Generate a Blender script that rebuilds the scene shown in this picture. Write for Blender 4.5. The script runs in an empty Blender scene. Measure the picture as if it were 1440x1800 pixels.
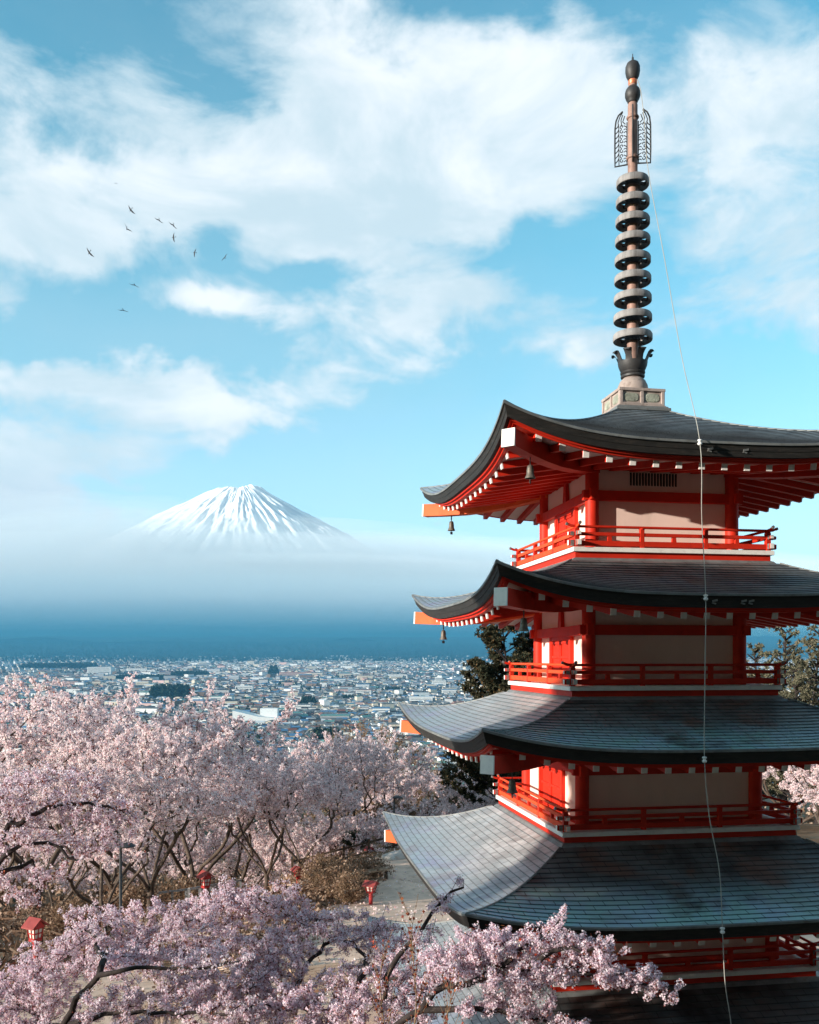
import bpy, math, random
import numpy as np
from math import sin, cos, pi, radians
from mathutils import Vector, Matrix
random.seed(7); np.random.seed(7)
sc = bpy.context.scene
COL = sc.collection
U = 0.62                      # size of one pagoda drawing unit in metres

# ---------------------------------------------------------------- camera
CAM = np.array([-11.354, -26.574, -0.417]) * U
YAW = 0.1639
FPX = 1604.4                  # focal length in photo pixels (photo is 1440 wide)
cd = bpy.data.cameras.new('camera'); cam = bpy.data.objects.new('camera', cd); COL.objects.link(cam)
cam.location = CAM; cam.rotation_euler = (radians(90), 0, -YAW)
cd.sensor_fit = 'HORIZONTAL'; cd.sensor_width = 36; cd.lens = 36 * FPX / 1440
cd.shift_y = 257.7 / 1440
cd.clip_start = 0.2; cd.clip_end = 150000
sc.camera = cam
FW = np.array([sin(YAW), cos(YAW), 0]); RT = np.array([cos(YAW), -sin(YAW), 0]); UP = np.array([0, 0, 1.0])
def at(u, v, d):
    """world point seen at photo pixel u,v at depth d metres along the view"""
    return CAM + d * (FW + RT * (u - 720) / FPX + UP * (1157.7 - v) / FPX)
def gpt(x, d):                # ground plan point: x metres right of the view axis, d metres ahead
    return CAM[:2] + FW[:2] * d + RT[:2] * x

# ---------------------------------------------------------------- light
SUN_EL, SUN_AZ = radians(10.8), (-0.955, -0.297)        # direction towards the sun
sdir = Vector((SUN_AZ[0] * cos(SUN_EL), SUN_AZ[1] * cos(SUN_EL), sin(SUN_EL))).normalized()
ld = bpy.data.lights.new('sun', 'SUN'); ld.energy = 5.0; ld.angle = radians(0.5); ld.color = (1.0, 0.90, 0.78)
sun = bpy.data.objects.new('sun', ld); COL.objects.link(sun)
sun.rotation_euler = sdir.to_track_quat('Z', 'Y').to_euler(); sun.location = (-30, -10, 40)
sc.view_settings.view_transform = 'Standard'; sc.view_settings.look = 'None'
sc.view_settings.exposure = 0.88; sc.view_settings.gamma = 1.0
sc.cycles.use_denoising = True
sc.cycles.max_bounces = 8; sc.cycles.diffuse_bounces = 4; sc.cycles.glossy_bounces = 2
sc.cycles.transmission_bounces = 2; sc.cycles.volume_bounces = 4; sc.cycles.transparent_max_bounces = 8
sc.cycles.caustics_reflective = False; sc.cycles.caustics_refractive = False

# ---------------------------------------------------------------- node helpers
class NT:
    def __init__(s, tree): s.t = tree; s.n = tree.nodes; s.l = tree.links
    def new(s, typ, **kw):
        n = s.n.new(typ)
        for k, v in kw.items(): setattr(n, k, v)
        return n
    def val(s, node, sock, v):
        if hasattr(v, 'is_output') : s.l.new(v, node.inputs[sock])
        else: node.inputs[sock].default_value = v
    def math(s, op, a, b=0.0, c=0.0, clamp=False):
        n = s.new('ShaderNodeMath', operation=op, use_clamp=clamp)
        s.val(n, 0, a); s.val(n, 1, b); s.val(n, 2, c); return n.outputs[0]
    def vmath(s, op, a, b=(0, 0, 0)):
        n = s.new('ShaderNodeVectorMath', operation=op)
        s.val(n, 0, a); s.val(n, 1, b)
        return n.outputs['Value'] if op in ('DOT_PRODUCT', 'LENGTH') else n.outputs[0]
    def mix(s, f, a, b, blend='MIX'):
        n = s.new('ShaderNodeMix', data_type='RGBA', blend_type=blend)
        s.val(n, 0, f); s.val(n, 6, a); s.val(n, 7, b); return n.outputs[2]
    def sstep(s, v, lo, hi, a=0.0, b=1.0):
        n = s.new('ShaderNodeMapRange', interpolation_type='SMOOTHSTEP')
        s.val(n, 0, v); s.val(n, 1, lo); s.val(n, 2, hi); s.val(n, 3, a); s.val(n, 4, b); return n.outputs[0]
    def lin(s, v, lo, hi, a=0.0, b=1.0):
        n = s.new('ShaderNodeMapRange'); s.val(n, 0, v); s.val(n, 1, lo); s.val(n, 2, hi); s.val(n, 3, a); s.val(n, 4, b); return n.outputs[0]
    def noise(s, vec, scale, detail=4, rough=0.55, dist=0.0, out='Fac', lac=2.0):
        n = s.new('ShaderNodeTexNoise')
        if vec is not None: s.l.new(vec, n.inputs['Vector'])
        s.val(n, 'Scale', scale); s.val(n, 'Detail', detail); s.val(n, 'Roughness', rough); s.val(n, 'Distortion', dist); s.val(n, 'Lacunarity', lac)
        return n.outputs[out]
    def ramp(s, v, stops):
        n = s.new('ShaderNodeValToRGB'); e = n.color_ramp.elements
        while len(e) > 1: e.remove(e[-1])
        e[0].position = stops[0][0]; e[0].color = (*stops[0][1], 1)
        for p, c in stops[1:]:
            x = e.new(p); x.color = (*c, 1)
        s.l.new(v, n.inputs[0]); return n.outputs[0]
def rgba(c): return (c[0], c[1], c[2], 1)
def newmat(name):
    m = bpy.data.materials.new(name); m.use_nodes = True; t = NT(m.node_tree); t.n.clear()
    o = t.new('ShaderNodeOutputMaterial'); return m, t, o
def pmat(name, col, rough=0.6, metal=0.0, var=0.15, scale=3.0, spec=0.4, bump=0.0, coat=0.0, dirt=None, dirt_amt=0.0, stretch=None):
    """painted / plain material with noise mottling and optional dirt"""
    m, t, o = newmat(name)
    b = t.new('ShaderNodeBsdfPrincipled'); t.l.new(b.outputs[0], o.inputs[0])
    tc = t.new('ShaderNodeTexCoord'); v = tc.outputs['Object']
    if stretch:
        mp = t.new('ShaderNodeMapping'); mp.inputs['Scale'].default_value = stretch; t.l.new(v, mp.inputs[0]); v = mp.outputs[0]
    n1 = t.noise(v, scale, 5, 0.6)
    f = t.lin(n1, 0.3, 0.7, 1 - var, 1 + var)
    c = t.vmath('SCALE', rgba(col)[:3]); 
    c.node.inputs[0].default_value = col; t.l.new(f, c.node.inputs['Scale'])
    cc = c
    if dirt is not None:
        n2 = t.noise(v, scale * 2.3, 6, 0.7)
        cc = t.mix(t.sstep(n2, 0.5, 0.75, 0, dirt_amt), c, rgba(dirt))
    t.l.new(cc, b.inputs['Base Color'])
    t.val(b, 'Roughness', rough); t.val(b, 'Metallic', metal); t.val(b, 'Specular IOR Level', spec)
    if coat: t.val(b, 'Coat Weight', coat)
    if bump:
        bn = t.new('ShaderNodeBump'); t.val(bn, 'Strength', bump); t.val(bn, 'Distance', 0.02); t.l.new(t.noise(v, scale * 6, 4), bn.inputs['Height']); t.l.new(bn.outputs[0], b.inputs['Normal'])
    return m

# ---------------------------------------------------------------- mesh helpers
ORG = {}                                                # world origin of each unrotated thing/part
class MB:
    def __init__(s, scale=1.0): s.v = []; s.f = []; s.m = []; s.uv = []; s.S = scale; s.has_uv = False
    def add(s, verts, faces, mi=0, uvs=None):
        o = len(s.v); s.v.extend([tuple(p) for p in verts])
        for k, f in enumerate(faces):
            s.f.append([i + o for i in f]); s.m.append(mi if not isinstance(mi, (list, tuple)) else mi[k])
            if uvs is not None: s.uv.append(uvs[k]); s.has_uv = True
            else: s.uv.append([(0, 0)] * len(f))
    def box(s, c, size, mi=0, rz=0.0, taper=1.0):
        x, y, z = [a / 2 for a in size]; V = []
        for sz, k in ((-1, 1.0), (1, taper)):
            for sx, sy in ((-1, -1), (1, -1), (1, 1), (-1, 1)):
                px, py = sx * x * k, sy * y * k
                V.append((c[0] + px * cos(rz) - py * sin(rz), c[1] + px * sin(rz) + py * cos(rz), c[2] + sz * z))
        s.add(V, [(3, 2, 1, 0), (4, 5, 6, 7), (0, 1, 5, 4), (1, 2, 6, 5), (2, 3, 7, 6), (3, 0, 4, 7)], mi)
    def beam(s, a, b, w, h, mi=0, endm=None, up=(0, 0, 1)):
        """rectangular bar from a to b (centre line), w across, h along up; endm = material of the b end"""
        a = Vector(a); b = Vector(b); d = (b - a).normalized(); r = d.cross(Vector(up)).normalized(); q = r.cross(d).normalized()
        V = []
        for p in (a, b):
            for i, j in ((-1, -1), (1, -1), (1, 1), (-1, 1)): V.append(p + r * (i * w / 2) + q * (j * h / 2))
        e = mi if endm is None else endm
        s.add(V, [(3, 2, 1, 0), (4, 5, 6, 7), (0, 1, 5, 4), (1, 2, 6, 5), (2, 3, 7, 6), (3, 0, 4, 7)], [mi, e, mi, mi, mi, mi])
    def tube(s, pts, rad, n=8, mi=0, caps=True):
        P = [Vector(p) for p in pts]; R = rad if hasattr(rad, '__len__') else [rad] * len(P)
        V = []; F = []; prev = None
        for i, p in enumerate(P):
            d = (P[min(i + 1, len(P) - 1)] - P[max(i - 1, 0)])
            d = d.normalized() if d.length > 1e-9 else Vector((0, 0, 1))
            a = prev - d * prev.dot(d) if prev is not None else d.cross(Vector((0, 0, 1)) if abs(d.z) < 0.9 else Vector((1, 0, 0)))
            if a.length < 1e-6: a = d.cross(Vector((1, 0, 0)))
            a.normalize(); b = d.cross(a); prev = a
            for k in range(n):
                t = 2 * pi * k / n; V.append(p + (a * cos(t) + b * sin(t)) * R[i])
        for i in range(len(P) - 1):
            for k in range(n):
                k2 = (k + 1) % n; F.append((i * n + k, i * n + k2, (i + 1) * n + k2, (i + 1) * n + k))
        if caps: F.append(tuple(range(n - 1, -1, -1))); F.append(tuple(range((len(P) - 1) * n, len(P) * n)))
        s.add(V, F, mi)
    def lathe(s, prof, n=24, c=(0, 0, 0), mi=0, caps=True):
        V = []; F = []
        for r, z in prof:
            for k in range(n): V.append((c[0] + r * cos(2 * pi * k / n), c[1] + r * sin(2 * pi * k / n), c[2] + z))
        for i in range(len(prof) - 1):
            for k in range(n):
                k2 = (k + 1) % n; F.append((i * n + k, i * n + k2, (i + 1) * n + k2, (i + 1) * n + k))
        if caps: F.append(tuple(range(n - 1, -1, -1))); F.append(tuple(range((len(prof) - 1) * n, len(prof) * n)))
        s.add(V, F, mi)
    def build(s, name, mats, parent=None, smooth=False, bevel=0.0, autosmooth=None):
        v = np.array(s.v, dtype=np.float64) * s.S
        if not isinstance(mats, (list, tuple)): mats = [mats]
        lo, hi = v.min(0), v.max(0); org = np.array([(lo[0] + hi[0]) / 2, (lo[1] + hi[1]) / 2, lo[2]])
        me = bpy.data.meshes.new(name); me.from_pydata([tuple(p) for p in (v - org)], [], s.f)
        for m in mats: me.materials.append(m)
        me.polygons.foreach_set('material_index', s.m)
        if s.has_uv:
            ul = me.uv_layers.new(name='UVMap'); ul.data.foreach_set('uv', [c for f in s.uv for p in f for c in p])
        if smooth: me.polygons.foreach_set('use_smooth', [True] * len(s.f))
        me.update()
        o = bpy.data.objects.new(name, me); COL.objects.link(o)
        if parent is not None:
            o.parent = parent; o.location = org - np.array(ORG[parent.name])
        else: o.location = org
        ORG[o.name] = tuple(org)
        if smooth and autosmooth:
            try: me.set_sharp_from_angle(angle=radians(autosmooth))
            except Exception: pass
        if bevel:
            b = o.modifiers.new('bevel', 'BEVEL'); b.width = bevel; b.segments = 2; b.limit_method = 'ANGLE'; b.angle_limit = radians(50)
        return o
def fastmesh(name, V, F, mats, mi=None, smooth=False):
    """numpy arrays to mesh; F is (n,3) or (n,4)"""
    me = bpy.data.meshes.new(name); n, k = F.shape
    me.vertices.add(len(V)); me.vertices.foreach_set('co', np.ascontiguousarray(V, dtype=np.float32).ravel())
    me.loops.add(n * k); me.loops.foreach_set('vertex_index', np.ascontiguousarray(F, dtype=np.int32).ravel())
    me.polygons.add(n); me.polygons.foreach_set('loop_start', np.arange(0, n * k, k, dtype=np.int32))
    for m in mats: me.materials.append(m)
    if mi is not None: me.polygons.foreach_set('material_index', np.ascontiguousarray(mi, dtype=np.int32))
    me.polygons.foreach_set('use_smooth', np.full(n, bool(smooth)))
    me.update(calc_edges=True); return me
def empty(name, loc):
    o = bpy.data.objects.new(name, None); COL.objects.link(o); o.location = loc; o.empty_display_size = 0.3
    ORG[o.name] = tuple(loc); return o
def meshobj(name, me, loc=(0, 0, 0), parent=None, rz=0.0):
    o = bpy.data.objects.new(name, me); COL.objects.link(o); o.location = loc; o.rotation_euler = (0, 0, rz)
    if parent is not None: o.parent = parent
    else: ORG[o.name] = tuple(loc)
    return o
def tag(o, label=None, cat=None, group=None, kind=None):
    if label: o['label'] = label
    if cat: o['category'] = cat
    if group: o['group'] = group
    if kind: o['kind'] = kind
    return o
# ---------------------------------------------------------------- sky
w = bpy.data.worlds.new('World'); sc.world = w; w.use_nodes = True
t = NT(w.node_tree); t.n.clear()
wo = t.new('ShaderNodeOutputWorld'); bg = t.new('ShaderNodeBackground'); t.l.new(bg.outputs[0], wo.inputs[0])
sk = t.new('ShaderNodeTexSky', sky_type='NISHITA'); sk.sun_disc = False; sk.sun_elevation = SUN_EL
sk.sun_rotation = math.atan2(SUN_AZ[0], SUN_AZ[1]); sk.air_density = 1.0; sk.dust_density = 0.6; sk.ozone_density = 1.5
D = t.new('ShaderNodeTexCoord').outputs['Generated']
X = t.vmath('DOT_PRODUCT', D, tuple(RT)); Y = t.vmath('DOT_PRODUCT', D, tuple(FW)); Z = t.vmath('DOT_PRODUCT', D, (0, 0, 1))
az = t.math('MULTIPLY', t.math('ARCTAN2', X, Y), 180 / pi); el = t.math('MULTIPLY', t.math('ARCSINE', Z), 180 / pi)
cmb = t.new('ShaderNodeCombineXYZ'); t.l.new(az, cmb.inputs[0]); t.l.new(el, cmb.inputs[1]); AE = cmb.outputs[0]
# tint of the clear air with height above the horizon
tint = t.ramp(t.lin(el, 0, 60), [(0.0, (0.95, 1.65, 2.1)), (0.12, (0.85, 1.28, 1.50)), (0.27, (0.46, 1.10, 1.12)), (0.45, (0.27, 1.08, 1.08)), (0.62, (0.17, 0.95, 1.0)), (1.0, (0.1, 0.45, 0.55))])
clear = t.mix(1.0, sk.outputs[0], tint, 'MULTIPLY')
clear = t.vmath('SCALE', clear); clear.node.inputs['Scale'].default_value = 1.50
# wind-drawn warp, then soft masses placed by azimuth / elevation (degrees)
wv = t.noise(D, 3.2, 5, 0.55, out='Color')
wv = t.vmath('SUBTRACT', wv, (0.5, 0.5, 0.5)); wv = t.vmath('MULTIPLY', wv, (15, 10, 0))
wv2 = t.noise(D, 11.0, 6, 0.6, out='Color')
wv2 = t.vmath('SUBTRACT', wv2, (0.5, 0.5, 0.5)); wv2 = t.vmath('MULTIPLY', wv2, (5.5, 3.5, 0))
AEw = t.vmath('ADD', t.vmath('ADD', AE, wv), wv2)
def ang(u, v):
    a = math.atan((u - 720) / FPX); return math.degrees(a), math.degrees(math.atan((1157.7 - v) / FPX * cos(a)))
BLOBS = [  # u, v, half width px, half height px, weight
    (760, 300, 330, 120, 1.15), (880, 180, 210, 110, 0.9), (560, 250, 190, 110, 0.9), (700, 400, 200, 55, 0.55), (620, 60, 330, 50, 0.45),
    (250, 130, 190, 60, 0.50), (150, 330, 230, 90, 0.80), (90, 430, 190, 70, 0.70), (350, 330, 140, 45, 0.5), (30, 230, 90, 60, 0.5),
    (395, 547, 115, 26, 0.85), (600, 482, 90, 20, 0.75), (760, 580, 230, 48, 0.66), (610, 690, 170, 36, 0.55),
    (110, 685, 280, 40, 1.1), (350, 740, 150, 34, 0.95), (100, 785, 170, 48, 1.15), (50, 865, 120, 42, 1.2), (40, 540, 90, 25, 0.35),
    (1330, 430, 190, 150, 0.85), (1420, 560, 120, 60, 0.7), (1250, 200, 120, 120, 0.40), (1400, 100, 130, 120, 0.45), (1030, 645, 60, 18, 0.6), (1220, 680, 70, 15, 0.25),
    (180, 960, 330, 75, 0.75), (820, 900, 330, 60, 0.16), (0, 60, 120, 25, 0.2),
    (1800, 300, 260, 160, 0.8), (-420, 380, 280, 150, 0.8)]
HOLES = [(450, 150, 90, 40, 0.55), (110, 60, 120, 35, 0.4), (300, 440, 120, 70, 0.45), (1120, 130, 60, 120, 0.5), (250, 600, 260, 40, 0.6), (980, 500, 120, 40, 0.4)]
dens = None
for (u, v, hw, hh, wt) in BLOBS + [(a, b, c_, d, -e) for a, b, c_, d, e in HOLES]:
    a0, e0 = ang(u, v); sa = hw / 28.0; se = hh / 27.0
    d = t.vmath('MULTIPLY', t.vmath('SUBTRACT', AEw, (a0, e0, 0)), (1 / sa, 1 / se, 0))
    q = t.math('MULTIPLY', t.vmath('DOT_PRODUCT', d, d), -1.0); d.node  # gaussian fall-off
    g = t.math('MULTIPLY', t.math('EXPONENT', q), wt)
    dens = g if dens is None else t.math('ADD', dens, g)
# general broken cover away from the placed masses
gn = t.noise(D, 2.1, 3, 0.5)
far = t.sstep(t.math('ABSOLUTE', az), 32, 60)
dens = t.math('ADD', dens, t.math('MULTIPLY', far, t.sstep(gn, 0.42, 0.62)))
stz = t.new('ShaderNodeMapping'); stz.inputs['Scale'].default_value = (1, 1, 1.9); t.l.new(D, stz.inputs[0])
fb = t.noise(stz.outputs[0], 7.0, 9, 0.60, 0.35)
fb2 = t.noise(stz.outputs[0], 2.6, 7, 0.55, 0.2)
dens = t.math('ADD', dens, t.math('MULTIPLY', t.math('SUBTRACT', fb, 0.5), 2.9))
dens = t.math('ADD', dens, t.math('MULTIPLY', t.math('SUBTRACT', fb2, 0.5), 1.5))
cov = t.sstep(dens, 0.0, 1.05)
shade = t.noise(stz.outputs[0], 4.2, 7, 0.6, 0.5)
lit = t.math('MULTIPLY', t.sstep(dens, 0.35, 1.25), t.sstep(shade, 0.35, 0.62))
ccol = t.mix(lit, (3.5, 4.4, 4.95, 1), (5.65, 5.9, 6.2, 1))
ccol = t.mix(t.sstep(el, 12.5, 6.5), ccol, (3.45, 3.9, 4.6, 1))
veil = t.math('ADD', t.sstep(el, 30, 8, 0.12, 0.42), t.math('MULTIPLY', t.math('SUBTRACT', fb2, 0.5), 0.5), clamp=True)
cov = t.math('MAXIMUM', cov, veil)
cov = t.math('MULTIPLY', cov, t.sstep(el, -3, 4))
allc = t.mix(t.math('MULTIPLY', cov, 0.93), clear, ccol)
t.l.new(allc, bg.inputs[0]); bg.inputs[1].default_value = 0.10
# ================================================================ PAGODA
RED = pmat('vermilion_paint', (0.56, 0.026, 0.010), 0.55, var=0.16, scale=2.4, spec=0.22, dirt=(0.30, 0.012, 0.01), dirt_amt=0.35)
REDS = pmat('sunlit_vermilion', (0.72, 0.115, 0.030), 0.6, var=0.14, scale=2.4, spec=0.2, dirt=(0.50, 0.05, 0.02), dirt_amt=0.4)  # orange glow of low sun put into the paint of the left hip rafters
REDM = pmat('sunlit_rail_vermilion', (0.66, 0.070, 0.020), 0.6, var=0.14, scale=2.4, spec=0.2, dirt=(0.45, 0.03, 0.015), dirt_amt=0.4)  # red of the left rails, sunlight mixed into its colour
PLASTER = pmat('cream_plaster', (0.86, 0.66, 0.58), 0.85, var=0.05, scale=1.4, spec=0.15, dirt=(0.55, 0.45, 0.38), dirt_amt=0.25, stretch=(1, 1, 0.25))
WHITE = pmat('white_paint', (0.82, 0.80, 0.77), 0.6, var=0.06, scale=4, dirt=(0.45, 0.42, 0.40), dirt_amt=0.4)
FASC = pmat('black_eave_boards', (0.022, 0.021, 0.020), 0.62, var=0.35, scale=3.0, spec=0.3, dirt=(0.07, 0.055, 0.045), dirt_amt=0.6, stretch=(1, 1, 5))
LEAD = pmat('weathered_copper_trim', (0.19, 0.20, 0.20), 0.5, var=0.3, scale=3, metal=0.2, dirt=(0.10, 0.075, 0.06), dirt_amt=0.6)
BRONZE = pmat('bronze_dark', (0.055, 0.054, 0.056), 0.55, metal=0.4, var=0.4, scale=3)
RINGM = pmat('ring_bronze', (0.25, 0.24, 0.24), 0.68, metal=0.1, var=0.45, scale=2.2, dirt=(0.08, 0.06, 0.05), dirt_amt=0.8, stretch=(3, 3, .5))
COPPER = pmat('copper_pole', (0.31, 0.19, 0.155), 0.6, metal=0.1, var=0.35, scale=2.5, dirt=(0.12, 0.06, 0.045), dirt_amt=0.7)
STONE = pmat('aged_pink_stone', (0.36, 0.29, 0.26), 0.8, var=0.25, scale=3, dirt=(0.10, 0.07, 0.06), dirt_amt=0.85)
RELIEF = pmat('relief_panel', (0.30, 0.31, 0.25), 0.8, var=0.4, scale=6, dirt=(0.05, 0.05, 0.045), dirt_amt=0.9, bump=0.6)
FIT = pmat('silver_fitting', (0.28, 0.28, 0.27), 0.4, metal=0.6, var=0.5, scale=14, dirt=(0.08, 0.07, 0.06), dirt_amt=0.8)
DARKV = pmat('dark_slot', (0.015, 0.013, 0.012), 0.9)
CABLE = pmat('cable_grey', (0.34, 0.33, 0.30), 0.6)
PORC = pmat('porcelain', (0.75, 0.74, 0.72), 0.3)

def copper_roof_mat(name, base, high, patina, pat_amt, rust_amt, pale):
    """copper sheets: uv.x metres along the row, uv.y row number; uv2 = fraction up the slope"""
    m, t, o = newmat(name)
    b = t.new('ShaderNodeBsdfPrincipled'); t.l.new(b.outputs[0], o.inputs[0])
    uv = t.new('ShaderNodeUVMap', uv_map='UVMap').outputs[0]
    br = t.new('ShaderNodeTexBrick'); t.l.new(uv, br.inputs['Vector'])
    br.offset = 0.5; br.squash = 1.0
    for k, v in (('Scale', 1.0), ('Mortar Size', 0.010), ('Mortar Smooth', 0.1), ('Bias', 0.0), ('Brick Width', 0.62), ('Row Height', 1.0)): br.inputs[k].default_value = v
    br.inputs['Color1'].default_value = (0, 0, 0, 1); br.inputs['Color2'].default_value = (1, 1, 1, 1); br.inputs['Mortar'].default_value = (0.5, 0.5, 0.5, 1)
    sep = t.new('ShaderNodeSeparateXYZ'); t.l.new(uv, sep.inputs[0])
    sl = t.math('DIVIDE', sep.outputs[1], 20.0)                     # 0 at the eave .. 1 at the top
    ob = t.new('ShaderNodeTexCoord').outputs['Object']
    n1 = t.noise(ob, 0.42, 5, 0.62, 0.4)
    n2 = t.noise(ob, 1.9, 6, 0.7)
    mp = t.new('ShaderNodeMapping'); mp.inputs['Scale'].default_value = (0.9, 0.16, 1); t.l.new(uv, mp.inputs[0])
    st = t.noise(mp.outputs[0], 1.5, 5, 0.6)                         # streaks that run down the slope
    c = t.mix(t.sstep(st, 0.38, 0.64), rgba(base), rgba(high))
    c = t.mix(t.math('MULTIPLY', br.outputs['Color'], 0.22), c, rgba([x * 1.8 for x in high]))
    # verdigris, strongest in the lower third
    pf = t.math('MULTIPLY', t.sstep(sl, 0.58, 0.08), t.sstep(n1, 0.30, 0.46))
    pf = t.math('MULTIPLY', pf, pat_amt)
    pcol = t.mix(t.sstep(n2, 0.35, 0.65), rgba(patina), rgba((patina[0] * 1.1, patina[1] * 0.86, patina[2] * 1.12)))
    c = t.mix(pf, c, pcol)
    # brown oxide
    n3 = t.noise(ob, 0.60, 4, 0.6, 0.6, out='Color'); s3 = t.new('ShaderNodeSeparateColor'); t.l.new(n3, s3.inputs[0])
    rf = t.math('MULTIPLY', t.sstep(s3.outputs[1], 0.54, 0.68), rust_amt)
    c = t.mix(rf, c, rgba((0.17, 0.062, 0.033)))
    # pale chalky weathering
    wf = t.math('MULTIPLY', t.sstep(s3.outputs[2], 0.35, 0.62), pale)
    c = t.mix(wf, c, rgba((0.36, 0.41, 0.43)))
    c = t.mix(t.sstep(n2, 0.60, 0.78, 0, 0.55), c, rgba((0.025, 0.022, 0.022)))
    c = t.mix(br.outputs['Fac'], c, rgba((0.012, 0.012, 0.013)))
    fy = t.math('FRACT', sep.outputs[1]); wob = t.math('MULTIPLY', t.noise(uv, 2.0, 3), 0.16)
    c = t.mix(t.math('MULTIPLY', t.sstep(fy, t.math('ADD', wob, 0.06), 0.0), 0.72), c, rgba((0.010, 0.010, 0.011)))  # dark line at each course foot: lip shade and dirt painted in
    t.l.new(c, b.inputs['Base Color'])
    t.val(b, 'Roughness', t.lin(n2, 0.3, 0.7, 0.34, 0.60)); t.val(b, 'Metallic', 0.15); t.val(b, 'Specular IOR Level', 0.5)
    bn = t.new('ShaderNodeBump'); t.val(bn, 'Strength', 0.35); t.val(bn, 'Distance', 0.02)
    hh = t.math('ADD', t.math('MULTIPLY', t.noise(ob, 5.0, 3), 0.6), t.math('MULTIPLY', t.math('SUBTRACT', 1.0, br.outputs['Fac']), 0.5))
    t.l.new(hh, bn.inputs['Height']); t.l.new(bn.outputs[0], b.inputs['Normal'])
    return m

LV = {  # storey: kerb z, kerb half, column half, rail half, roof tip half, tip z, mid eave z
    5: dict(K=2.60, k=2.953, c=2.11, b=2.817, r=5.613, zt=5.686, zm=4.96),
    4: dict(K=-1.177, k=3.10, c=2.266, b=3.002, r=5.872, zt=1.87, zm=1.17),
    3: dict(K=-5.042, k=3.432, c=2.574, b=3.306, r=6.309, zt=-2.03, zm=-2.62),
    2: dict(K=-8.84, k=3.80, c=2.90, b=3.66, r=6.811, zt=-6.08, zm=-6.66),
    1: dict(K=-13.6, k=4.4, c=3.30, b=4.2, r=7.35, zt=-10.05, zm=-10.65)}
GZ = -14.0                                             # ground level at the pagoda, drawing units
pagoda = empty('pagoda', np.array([0, 0, GZ]) * U)
tag(pagoda, 'five-storey vermilion pagoda with dark curved copper roofs and tall ringed spire', 'pagoda')
PW = 3.4
def side(q, lat, m):                                    # q: 0 front, 1 right, 2 back, 3 left
    return [(lat, -m), (m, lat), (-lat, m), (-m, -lat)][q]
ROOFM = {}
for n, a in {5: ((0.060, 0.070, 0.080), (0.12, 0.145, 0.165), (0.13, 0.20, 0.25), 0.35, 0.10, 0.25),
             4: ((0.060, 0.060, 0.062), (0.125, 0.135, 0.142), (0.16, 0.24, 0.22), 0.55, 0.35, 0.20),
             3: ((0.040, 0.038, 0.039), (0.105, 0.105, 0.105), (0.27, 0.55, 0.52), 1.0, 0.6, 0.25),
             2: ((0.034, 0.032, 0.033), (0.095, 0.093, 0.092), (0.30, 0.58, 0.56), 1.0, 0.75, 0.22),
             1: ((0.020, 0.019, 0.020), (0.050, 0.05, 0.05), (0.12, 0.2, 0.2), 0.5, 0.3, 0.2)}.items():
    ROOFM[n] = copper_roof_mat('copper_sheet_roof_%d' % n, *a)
ROOFL = {n: copper_roof_mat('copper_sheet_sunny_%d' % n, b1, b2, (0.30, 0.42, 0.47), 0.9, ru, pa) for n, b1, b2, ru, pa in (  # lighter copper copy for left slopes, sunlit brightness put into the colour
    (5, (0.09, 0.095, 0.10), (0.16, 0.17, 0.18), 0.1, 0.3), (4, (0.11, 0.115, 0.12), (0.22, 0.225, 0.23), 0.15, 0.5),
    (3, (0.30, 0.31, 0.315), (0.50, 0.51, 0.52), 0.30, 0.6), (2, (0.30, 0.295, 0.295), (0.56, 0.57, 0.58), 0.45, 0.6), (1, (0.20, 0.22, 0.23), (0.36, 0.39, 0.40), 0.1, 0.9))}

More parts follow.
